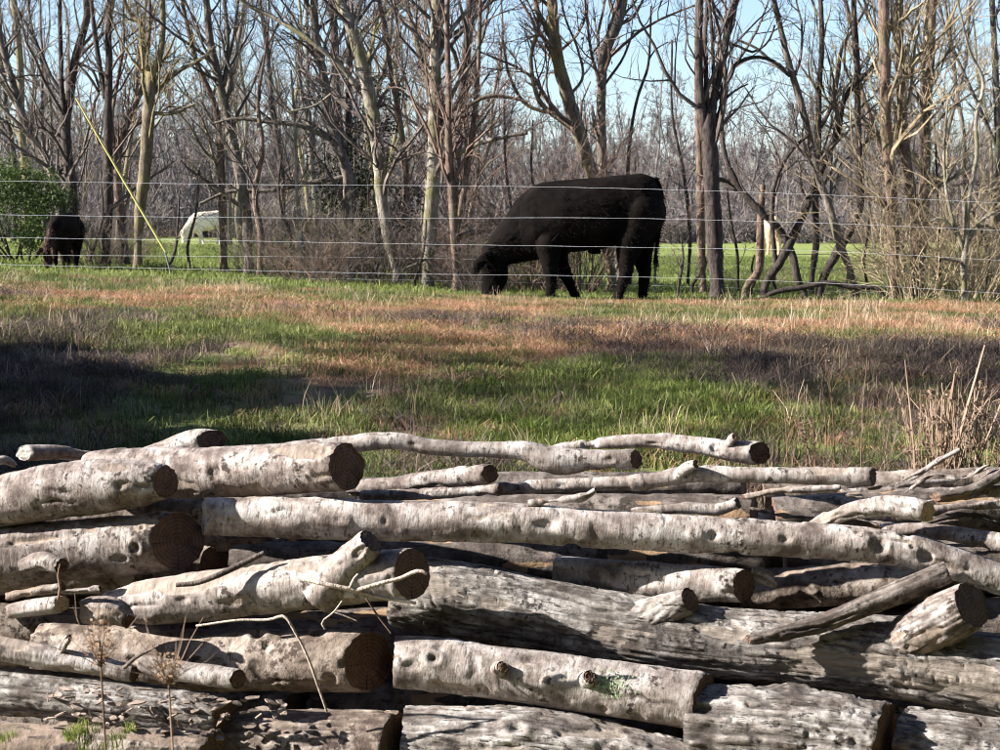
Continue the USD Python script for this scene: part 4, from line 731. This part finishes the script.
LOGN = [0]
def log(label, pts, Y, mt, cutL=0.1, cutR=0.2, rough=0.0, knob=0.05, peel=0.0, stubs=(), name='log', capm=(None, None), dx=0.006, group=None, cat='log'):
    """pts in pixels (x, y, radius) left to right; Y: depth at left and right end"""
    LOGN[0] += 1; seed = LOGN[0]
    p = np.array(pts, float); s = np.concatenate([[0], np.cumsum(np.hypot(*np.diff(p[:, :2], axis=0).T))]); s /= s[-1]
    yy = Y[0] + (Y[1] - Y[0]) * s
    W = np.array([[*at(x, y, d), rad(r, d)] for (x, y, r), d in zip(p, yy)])
    ax = norm(W[-1, :3] - W[0, :3]); org = W[:, :3].mean(0); ey = norm(np.cross([0, 0, 1.0], ax)); ez = np.cross(ax, ey); Rm = np.stack([ax, ey, ez], 1)
    M = np.eye(4); M[:3, :3] = Rm; M[:3, 3] = org
    t = thing(name, label, cat, M, group); loc = lambda v: (v - org) @ Rm
    (v, f), caps, pl, scr = log_mesh(W, dx, rough, seed, knob, peel, cutL, cutR)
    obj('bark', (loc(v), f), mt, t, True, None, {'peel': pl, 'scar': scr})
    for k, nm in ((0, 'left'), (1, 'right')):
        obj('cut_end', (loc(caps[k][0]), caps[k][1]), capm[k] or CUT, t, 40)
    for sp in stubs:
        q = np.array(sp[0], float); d0 = np.interp(q[0, 0], p[:, 0], yy) ; r0 = np.interp(q[0, 0], p[:, 0], p[:, 2])
        dd = d0 + np.linspace(0, 1, len(q)) * sp[1] - 0.3 * rad(r0, d0)
        S = np.array([[*at(x, y, e), rad(r, e)] for (x, y, r), e in zip(q, dd)])
        (sv, sf), sc, spl, _ = log_mesh(S, min(dx, 0.006), rough * 0.6, seed + 60, 0.10, peel * 0.5, 0, sp[2] if len(sp) > 2 else 0.2)
        st = obj('branch_stub', (loc(sv), sf), mt, t, True, None, {'peel': spl}); obj('stub_end', (loc(sc[1][0]), sc[1][1]), CUT, st, 40)
    return t
# --- top layer, left
log('thick pale log with spotted bark, top row, cut by the left edge', [(-60, 509, 27), (0, 500, 27), (60, 491, 28), (110, 486, 27), (150, 483, 21), (166, 482, 17)], (5.42, 5.30), PALE, 0, 0.45, 0, 0.07, 0.25)
log('long pale log on the top row behind the spotted one, round cut end', [(90, 474, 22), (150, 472, 25), (210, 473, 26), (270, 470, 26), (330, 467, 25), (347, 466, 24.5)], (5.62, 5.34), PALE, 0, 0.35, 0, 0.06, 0.35)
log('short split pale chunk with a dark end lying on the top row at left', [(140, 458, 9), (170, 449, 11), (200, 441, 13), (212, 440, 12)], (5.75, 5.65), WHITE, 0, 0.9, 0.003, 0.16, 0.3)
log('small pale log with a grey cut end facing left, top left corner of the pile', [(24, 453, 8.5), (50, 452, 7.5), (100, 458, 7), (140, 464, 7)], (5.7, 5.85), WHITE, 0.7, 0, 0, 0.07, 0.1, capm=(CUTGREY, None))
log('thin branch tip poking out behind the thick log at the left edge', [(-30, 466, 4), (-8, 463, 5), (5, 460, 4.5), (16, 466, 3)], (5.7, 5.75), WHITE, 0, 0.3, 0, 0.12, name='branch', cat='branch')
log('large log with a dark cut end below the thick pale log at left', [(-60, 562, 32), (0, 557, 32), (60, 551, 31), (120, 546, 31), (178, 541, 30)], (5.42, 5.32), PALE, 0, 0.6, 0.0, 0.05, 0.3)
log('loose bark strip leaning on the large log at left', [(20, 567, 7), (40, 561, 10), (62, 566, 9)], (5.26, 5.2), PALE, 0.3, 0.3, 0.002, 0.15, 0.4, name='bark_piece', cat='bark')
# --- long log D
log('very long whitish log running from left centre to the right edge', [(204, 516, 19), (250, 517, 20), (300, 518.5, 21), (400, 521, 20.5), (500, 522, 20), (600, 529, 20), (700, 534, 18.5), (800, 540, 18), (870, 545, 18), (930, 557, 17.5), (1000, 578, 16), (1070, 600, 15)], (5.36, 5.22), WHITE, 0.35, 0, 0, 0.045, 0.1, capm=(CUTGREY, None))
# --- E with stub
log('pale log with an upright branch stub in the left middle of the pile', [(103, 604, 11), (120, 603, 17), (145, 602, 22), (200, 597, 25.5), (270, 588, 26), (350, 579, 26.5), (412, 575, 27)], (5.26, 5.10), WHITE, 0.2, 0.45, 0, 0.05, 0.45, [([(318, 596, 25), (338, 576, 21), (357, 556, 17), (371, 541, 14.5)], -0.06, 0.1)])
log('brown log with a large dark cut end below the stubbed log', [(40, 650, 28), (100, 655, 30), (150, 657, 31), (250, 660, 32), (330, 661, 31.5), (368, 662, 31)], (5.36, 5.12), BROWN, 0, 0.5, 0, 0.04, 0.2)
glog = log('pale grey log with green lichen and two knot holes, bottom centre', [(394, 662, 27), (440, 665, 27), (480, 670, 27), (540, 678, 28), (600, 687, 28), (660, 695, 29), (704, 702, 30)], (5.12, 4.98), WHITE, 0.2, 0.35, 0, 0.05, 0.15, [([(494, 676, 10), (502, 667, 7)], -0.07, 0.2), ([(580, 686, 11), (590, 677, 8)], -0.072, 0.2)])
log('very thick furrowed log with peeling bark, from the centre to the right edge', [(395, 590, 36), (440, 597, 39), (480, 603, 39), (570, 620, 38), (650, 634, 38), (720, 643, 37), (780, 648, 38), (870, 655, 41), (960, 670, 43), (1060, 688, 46)], (5.36, 5.08), ROUGH, 0, 0, 0.0055, 0.06, 0.4, [([(632, 628, 26), (664, 611, 18), (690, 600, 14)], -0.05, 0.3)], dx=0.0055)
log('thick branch stump with a dark broken end at the right edge', [(845, 668, 12), (888, 650, 21), (930, 627, 26), (972, 605, 25)], (5.16, 5.03), PALE, 0.1, 0.4, 0.004, 0.10, 0.25)
log('deeply furrowed log at the bottom right with a dark cut end', [(702, 728, 44), (760, 731, 47), (820, 738, 48), (884, 748, 48)], (5.0, 4.93), ROUGH, -0.4, 0.3, 0.010, 0.04, 0.1, dx=0.0055)
log('deeply furrowed log in the bottom right corner', [(902, 752, 47), (960, 760, 48), (1060, 774, 48)], (5.0, 4.95), ROUGH, -0.35, 0, 0.010, 0.04, 0.1, dx=0.0055)
log('dark crooked branch lying across the big smooth grey log', [(748, 640, 6), (775, 635, 8), (820, 624, 9.5), (865, 606, 11), (905, 590, 12), (948, 572, 12)], (5.04, 5.12), DARKB, 0.2, 0.2, 0.004, 0.08, 0.1, name='branch', cat='branch')
log('furrowed log with scaly bark, bottom centre under the lichen log', [(405, 748, 43), (470, 750, 44), (520, 750, 45), (600, 762, 43), (700, 786, 42)], (5.02, 4.95), ROUGH, 0.0, 0.2, 0.007, 0.06, 0.35, dx=0.006)
log('mottled log at the bottom with a dark right end, left of centre', [(120, 752, 38), (200, 752, 40), (300, 752, 42), (396, 752, 42)], (5.08, 4.98), BROWN, 0, 0.2, 0.004, 0.05, 0.4)
log('pale weathered log low at the left edge under scattered bark', [(-60, 686, 25), (0, 691, 25), (60, 696, 25), (150, 707, 24), (225, 718, 22)], (5.08, 4.98), ROUGH, 0, 0.3, 0.005, 0.07, 0.4)
log('lowest log in the bottom left corner of the pile', [(-60, 742, 26), (30, 748, 27), (130, 752, 27), (215, 757, 26)], (4.95, 4.9), BROWN, 0, 0.4, 0.004, 0.06, 0.5)
log('small broken pale branch with a white end, left edge above the weathered log', [(-40, 644, 13), (0, 648, 13), (28, 653, 13), (60, 660, 12), (100, 667, 11), (134, 674, 9)], (5.06, 5.0), WHITE, 0, 0.3, 0.003, 0.14, 0.5, [([(60, 652, 5), (66, 642, 5), (69, 637, 4)], -0.04)], name='branch', cat='branch')
log('short pale branch with a round cut end beside the dry seed heads, lower left', [(140, 664, 10), (180, 671, 10.5), (215, 676, 11), (238, 679, 11)], (5.02, 4.95), WHITE, 0.1, 0.4, 0, 0.07, 0.2, name='branch', cat='branch')
log('rough little branch above the broken one at the left edge', [(6, 596, 6), (30, 592, 6.5), (62, 588, 6)], (5.14, 5.1), BROWN, 0.2, 0.3, 0.003, 0.15, 0.2, name='branch', cat='branch')
log('broken pale branch with an orange splintered end, left edge', [(8, 612, 8), (30, 608, 9), (62, 604, 9)], (5.12, 5.08), WHITE, 0.2, 0.5, 0.002, 0.12, 0.4, name='branch', capm=(None, CUTPALE), cat='branch')
log('lumpy pale wood piece under the left end of the stubbed log', [(82, 612, 12), (100, 610, 15), (118, 614, 14), (128, 622, 9)], (5.14, 5.1), PALE, 0.3, 0.4, 0.002, 0.18, 0.6, name='wood_piece', cat='wood')
log('pale slat of wood lying left of the stubbed log', [(60, 592, 3), (100, 589, 3)], (5.1, 5.08), WHITE, 0, 0, 0, 0.1, name='stick', cat='stick')
# --- top layer, branches in the middle and right
log('long pale bent branch along the very top, thick at its right end', [(285, 449, 7), (345, 444, 8.5), (396, 441, 9), (432, 447, 8), (500, 450, 9), (528, 452, 11), (545, 459, 14), (590, 460, 11.5), (636, 459, 10.5)], (5.62, 5.5), WHITE, 0, 0.5, 0, 0.08, 0.05, name='branch', cat='branch')
log('pale bent branch on top right of centre with a frayed dark end', [(548, 450, 4), (600, 443, 6), (660, 441, 7.5), (700, 446, 9), (740, 452, 11), (760, 453, 12)], (5.75, 5.6), WHITE, 0, 0.8, 0, 0.1, 0.1, [([(725, 450, 6), (732, 440, 5), (735, 436, 4)], -0.03)], name='branch', cat='branch')
log('straight pale branch with a clean cut end below the frayed one', [(496, 489, 7), (545, 486, 7), (597, 484, 7), (650, 481, 8), (690, 474, 8.5), (740, 475, 8), (810, 476, 9), (873, 477, 10)], (5.5, 5.36), WHITE, 0.2, 0.4, 0, 0.06, 0.1, [([(676, 477, 6), (688, 467, 6), (696, 464, 5)], -0.05)], name='branch', cat='branch')
log('short brownish branch with a dark round end, between the top branches at centre', [(350, 489, 8), (400, 484, 9), (440, 479, 9.5), (490, 474, 10)], (5.62, 5.45), PALE, 0, 0.5, 0, 0.08, 0.3, name='branch', cat='branch')
log('thin shaded branch just above the very long log at centre', [(360, 496, 6), (420, 494, 6), (500, 490, 6)], (5.48, 5.42), PALE, 0, 0.3, 0, 0.1, 0.2, name='branch', cat='branch')
log('small pale forked stick resting on the very long log', [(528, 504, 4), (560, 500, 4.5), (590, 494, 4), (596, 489, 3.5)], (5.3, 5.28), WHITE, 0, 0.2, 0, 0.12, name='stick', cat='stick')
log('short pale stick behind the very long log, right of centre', [(632, 513, 5), (690, 508, 6), (720, 509, 6), (738, 503, 5.5)], (5.42, 5.38), WHITE, 0, 0.4, 0, 0.12, 0.2, name='stick', cat='stick')
log('curved pale branch with a torn end on the right of the pile', [(800, 536, 5), (820, 523, 7), (850, 511, 9), (885, 506, 10.5), (910, 508, 11.5), (928, 512, 11.5)], (5.32, 5.2), WHITE, 0, 0.5, 0, 0.07, 0.15, name='branch', capm=(None, CUTPALE), cat='branch')
log('thin straight pale stick behind the curved branch at right', [(868, 488, 3.2), (910, 484, 3.2), (954, 481, 3)], (5.5, 5.55), WHITE, 0, 0, 0, 0.08, name='stick', cat='stick')
log('grey branch rising at the right edge below the dry weeds', [(936, 498, 7), (955, 496, 7.5), (975, 490, 7.5), (990, 480, 7), (1015, 466, 6.5)], (5.4, 5.45), DARKB, 0.4, 0, 0.002, 0.08, 0.1, name='branch', cat='branch')
log('brown pole behind the curved branch at the right edge', [(930, 512, 5.5), (960, 507, 5.5), (1040, 500, 6)], (5.5, 5.55), PALE, 0, 0, 0, 0.06, 0.3, name='branch', cat='branch')
log('whitish branch end at the right edge above the brown pole', [(985, 492, 6), (1010, 490, 7), (1040, 486, 7)], (5.45, 5.5), WHITE, 0.3, 0, 0, 0.08, 0.2, name='branch', cat='branch')
log('grey branch in shade at the right edge below the brown pole', [(880, 530, 8), (930, 531, 8), (985, 540, 10), (1050, 552, 12)], (5.5, 5.34), PALE, 0.2, 0, 0.002, 0.08, 0.2, name='branch', cat='branch')
log('shaded log with a round dark end below the very long log, right of centre', [(556, 572, 17), (600, 576, 18), (660, 581, 18.5), (744, 586, 17)], (5.42, 5.24), WHITE, 0, 0.45, 0, 0.05, 0.2)
log('deep shaded log behind the round-ended log at right', [(740, 590, 20), (820, 586, 21), (930, 582, 22)], (5.6, 5.5), BROWN, 0.2, 0.2, 0, 0.05, 0.2)
log('broken pale chip standing beside the round dark end', [(752, 572, 7), (766, 578, 8), (776, 586, 4)], (5.3, 5.28), WHITE, 0.2, 0.2, 0.002, 0.2, 0.4, name='wood_piece', cat='wood', capm=(CUTPALE, CUTPALE))
log('frayed pale stick under the clean-cut branch at right', [(742, 497, 5), (770, 492, 5), (815, 489, 4), (840, 487, 3.5)], (5.48, 5.46), WHITE, 0.4, 0, 0.002, 0.14, 0.4, name='stick', cat='stick')
rg = np.random.default_rng(63)
for k in range(13):
    x0 = rg.uniform(740, 930); x1 = x0 + rg.uniform(60, 190); y0 = rg.uniform(484, 540); y1 = y0 + rg.normal(0, 12); r_ = rg.uniform(1.8, 4.2); Y_ = rg.uniform(5.45, 5.85)
    log('thin bare stick in the tangle on the right end of the pile', [(x0, y0, r_), (x0 * .65 + x1 * .35, y0 * .6 + y1 * .4 + rg.normal(0, 5), r_ * 1.05), (x0 * .3 + x1 * .7, y0 * .3 + y1 * .7 + rg.normal(0, 6), r_), (x1, y1, r_ * .7)], (Y_, Y_ + rg.normal(0, .06)), [WHITE, PALE, DARKB][k % 3], .2, .3, 0, .12, .2, name='stick', cat='stick', group='sticks tangled at the right end of the pile')
# green lichen on the pale grey log
rg = np.random.default_rng(12); LICHEN = plain('lichen', (0.27, 0.34, 0.20), 0.9, 0, 0.3, 60)
pts_ = []
for _ in range(240):
    px, py = rg.normal(608, 13), rg.normal(688, 9); f_ = (px - 394) / 310; cy, rr = 662 + 40 * f_, 28.5
    if abs(py - cy) < 24: pts_.append(at(px, py, 5.12 - .14 * f_ - rad(math.sqrt(rr * rr - (py - cy) ** 2), 5.05) - .002))
LICH = np.array(pts_); Mi = np.linalg.inv(np.array(UsdGeom.Xformable(glog).GetLocalTransformation()).T); LL = LICH @ Mi[:3, :3].T + Mi[:3, 3]
lv, lf = leafcards(LL, .0055, rg, 1, .001); ctr_ = np.repeat(LL, 4, 0); back_ = Mi[:3, :3] @ np.array([0, 1, -.25]); dv = lv - ctr_; dv -= (dv @ back_)[:, None] * back_ / (back_ @ back_) * .85; obj('lichen', (ctr_ + dv, lf), LICHEN, glog, False)
# --- logs inside the pile, seen in the dark gaps
rg = np.random.default_rng(21)
k = 0
for (z, y, r, n) in [(0.16, 5.42, .11, 3), (0.38, 5.55, .10, 3), (0.58, 5.62, .085, 3), (0.74, 5.7, .07, 3), (0.20, 5.75, .11, 2), (0.45, 5.85, .10, 2), (0.66, 5.95, .08, 3), (0.80, 5.98, .05, 3), (0.25, 6.1, .11, 2), (.5, 6.15, .09, 2)]:
    edges = np.linspace(-2.3, 2.3, n + 1) + rg.normal(0, 0.12, n + 1)
    for j in range(n):
        LOGN[0] += 1; seed = LOGN[0]; x0, x1 = edges[j] + .03, edges[j + 1] - .03
        zz_ = z + rg.normal(0, .02, 3) - (0.02 if z > .6 else 0); W = np.array([[x0, y + rg.normal(0, .05), zz_[0], r * rg.uniform(.85, 1.1)], [(x0 + x1) / 2, y, zz_[1], r], [x1, y + rg.normal(0, .05), zz_[2], r * rg.uniform(.8, 1.05)]])
        org = W[1, :3].copy(); (v, f), caps, pl, _ = log_mesh(W, 0.016, [0, .005][seed % 2], seed, .06, .3, rg.uniform(-.2, .3), rg.uniform(-.2, .4))
        t = thing('log', 'log deep inside the pile seen only in the dark gaps', 'log', trans(org), 'shaded logs inside the pile')
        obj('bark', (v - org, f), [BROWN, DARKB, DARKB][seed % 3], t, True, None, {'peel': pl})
        for cp in caps: obj('cut_end', (cp[0] - org, cp[1]), CUT, t, 40)

# --- twigs, bark litter, weeds
def stick(label, pts, Y, mt, S=6, name='twig', branches=()):
    W = np.array([[*at(x, y, Y + d), rad(r, Y)] for x, y, r, d in pts]); org = W[0, :3].copy(); W[:, :3] -= org
    t = thing(name, label, 'twig', trans(org)); obj('stem', tube1(W, S, True, 0.015, 0.12, len(pts)), mt, t)
    for b in branches:
        B = np.array([[*(at(x, y, Y + d) - org), rad(r, Y)] for x, y, r, d in b]); obj('side_twig', tube1(B, S, True, 0.015, 0.1, 3), mt, t)
stick('pale forked twig lying across the stubbed log', [(305, 579, 2.6, 0), (325, 584, 2.5, -.02), (349, 589, 2.3, -.02), (380, 597, 2, -.01), (416, 603, 1.7, 0)], 4.93, REED, branches=[[(358, 590, 2.4, -.02), (378, 584, 2.2, -.03), (398, 579, 2, -.03), (424, 572, 1.8, -.04), (427, 574, 1.6, -.04)], [(350, 589, 1.6, -.02), (353, 580, 1.3, -.02), (358, 574, 1, -.02)]])
stick('thin bent reed drooping over the brown log with the large cut end', [(196, 626, 1.2, 0), (240, 620, 1.3, -.02), (272, 619, 1.4, -.04), (283, 616, 1.5, -.05), (296, 634, 1.4, -.05), (308, 658, 1.4, -.05), (318, 686, 1.3, -.04), (327, 712, 1.2, -.03)], 4.93, REED)
stick('tiny hooked twig above the brown log', [(325, 629, 1, 0), (322, 624, 1, 0), (334, 612, 1, 0), (342, 601, .8, 0)], 4.95, REED, branches=[[(334, 612, .9, 0), (345, 616, .8, 0), (357, 621, .7, 0)]])
stick('thin dark twig slanting beside the large cut end', [(366, 598, .9, 0), (378, 616, 1, 0), (391, 633, .9, 0)], 4.95, B_TWIGRED)
stick('grey stick lying on the pale stubbed log at left', [(176, 585, 2.4, 0), (196, 583, 2.8, 0), (216, 576, 3, 0), (240, 565, 3, .02), (264, 553, 2.6, .04)], 5.1, DARKB if False else B_TWIG)
stick('dark twig with a fork lying low at left by the dry seed heads', [(124, 668, 2, 0), (138, 656, 2, -.02), (150, 650, 1.6, -.02), (159, 645, 1.2, -.03)], 4.88, B_TWIG)
stick('splinter of orange wood standing against the large log at left', [(58, 600, 1.2, 0), (60, 588, 1.5, 0), (58, 574, 1, 0), (60, 564, .5, 0)], 5.05, L_WEED)
rg = np.random.default_rng(31); ms = []
for k in range(110):
    px, py = rg.uniform(-20, 300), 0; px = rg.uniform(45, 285); py = 690 + rg.uniform(-12, 34) + px * 0.07; Y = 4.93 + rg.uniform(-.06, .05)
    c = at(px, py, Y); L, w = rg.uniform(.005, .022), rg.uniform(.004, .009); a = norm(rg.normal(0, 1, 3) * [1, .3, .25]); b = norm(np.cross(a, norm(np.array([0, -.5, 1.]) + rg.normal(0, .35, 3)))); nn = np.cross(a, b)
    lp = np.array([[-1, -.7], [-.3, -1], [.6, -.8], [1, .1], [.5, .9], [-.5, .8], [-1, .2]]) + rg.normal(0, .18, (7, 2))
    tp = np.array([c + a*x*L + b*y*w + nn * (.004 - .25 * w * y * y) for x, y in lp]); bt = tp - nn * .004
    v = np.vstack([tp, bt, c + nn * .004, c - nn * .001]); f = []
    for i in range(7):
        j = (i + 1) % 7; f += [[i, j, 14], [j + 7, i + 7, 15], [i, i + 7, j + 7], [i, j + 7, j]]
    ms.append((v, np.array(f)))
tag(obj('bark_litter', joinm(ms), CHIP, None, False), 'broken bark chips strewn over the low logs at left', 'bark litter', None, 'stuff')
def seed_weed(label, base, head, Y, seed, r=0.035, hgt=0.075):
    b = at(*base, Y); b[2] = float(H(b[0], Y)); h = at(*head, Y); rg = np.random.default_rng(seed); t = thing('dry_weed', label, 'weed', trans(b))
    mid = (b + h) / 2 + [.03, 0, 0]; W = np.array([[*(b - b), .0025], [*(mid - b), .002], [*(h - b), .0015]]); obj('stem', tube1(W, 5, True, .02), L_WEED, t)
    n = 170; d = norm(rg.normal(0, 1, (n, 3))); p = (h - b) + d * (rg.uniform(0.1, 1, n) ** .5)[:, None] * [r, r, hgt]
    obj('seed_head', leafcards(p, .0038, rg, 1, .002), L_HEAD, t, False)
    A, R = grow(np.repeat((h - b)[None] - [0, 0, hgt], 24, 0), norm(rg.normal(0, 1, (24, 3)) * [.6, .6, 0] + [0, 0, 1]), rg.uniform(.04, .12, 24), np.full(24, .0009), 4, .15, 0, rg); obj('stalks', tubes(A, R, 3), L_WEED, t, False)
seed_weed('dry seed head on a tall stem in front of the pile, the left one', (76, 790), (100, 640), 2.7, 1, .021, .04)
seed_weed('dry drooping seed head in front of the pile, the right one', (150, 790), (168, 668), 2.7, 2, .024, .024)
def clump(label, spec, Y, seed, cat='weeds', name='dry_weed_clump', plume=0.5, mt=None):
    mt = mt or L_WEED
    rg = np.random.default_rng(seed); b0 = at(945, 520, Y); b0[2] = float(H(b0[0], Y)); t = thing(name, label, cat, trans(b0)); ms = []; pl = []
    for (x0, x1, y1, r) in spec:
        a = at(x0, 480, Y) + [0, rg.uniform(-.15, .15), 0]; a[2] = float(H(a[0], a[1])); e = at(x1, y1, Y + rg.uniform(-.2, .2)); m = (a + e) / 2 + [(x0 - x1) * 0.0006, 0, 0.06 * (e[2] - a[2])]
        c = resample(np.array([[*(a - b0), rad(r * .95, Y)], [*(m - b0), rad(r * .75, Y)], [*(e - b0), rad(r * .35, Y)]]), n=9); ms.append(tubes(c[None, :, :3], c[None, :, 3], 4))
        if rg.uniform() < plume:
            k = rg.integers(5, 9, 26); p = c[k, :3] + rg.normal(0, .006, (26, 3)); pl.append(p)
            A, R = grow(c[rg.integers(3, 8, 7), :3], norm(rg.normal(0, .5, (7, 3)) + [0, 0, 1]), rg.uniform(.05, .22, 7), np.full(7, rad(r * .45, Y)), 5, .12, .02, rg); ms.append(tubes(A, R, 3))
    obj('stalks', joinm(ms), mt, t, False)
    if pl: obj('plumes', leafcards(np.vstack(pl), .008, rg, 2, .004), mt, t, False)
rg = np.random.default_rng(44)
clump('tall clump of dry russet weeds behind the pile at right', [(943, 985, 345, 3), (925, 905, 360, 1.8), (960, 1003, 400, 2.2), (945, 955, 372, 2.4), (942, 930, 398, 2), (950, 972, 395, 2.2)] + [(q, q + rg.normal(0, 20) + (q - 948) * .5, rg.uniform(380, 450), rg.uniform(.7, 1.5)) for q in np.concatenate([rg.normal(948, 11, 34), rg.uniform(900, 1000, 26)])], 6.75, 45, mt=L_RUSSET)
clump('sparse tall straw stalks on the bank left of the russet weeds', [(q, q + rg.normal(0, 22), rg.uniform(345, 440), rg.uniform(.45, .8)) for q in rg.uniform(780, 915, 13)], 8.2, 46, name='straw_stalks', plume=.4)
clump('thin upright straw stalks on the middle of the bank', [(rg.uniform(690, 730), rg.uniform(690, 745), rg.uniform(318, 380), rg.uniform(.5, .8)) for _ in range(12)], 11.5, 47, name='straw_stalks', plume=.3)
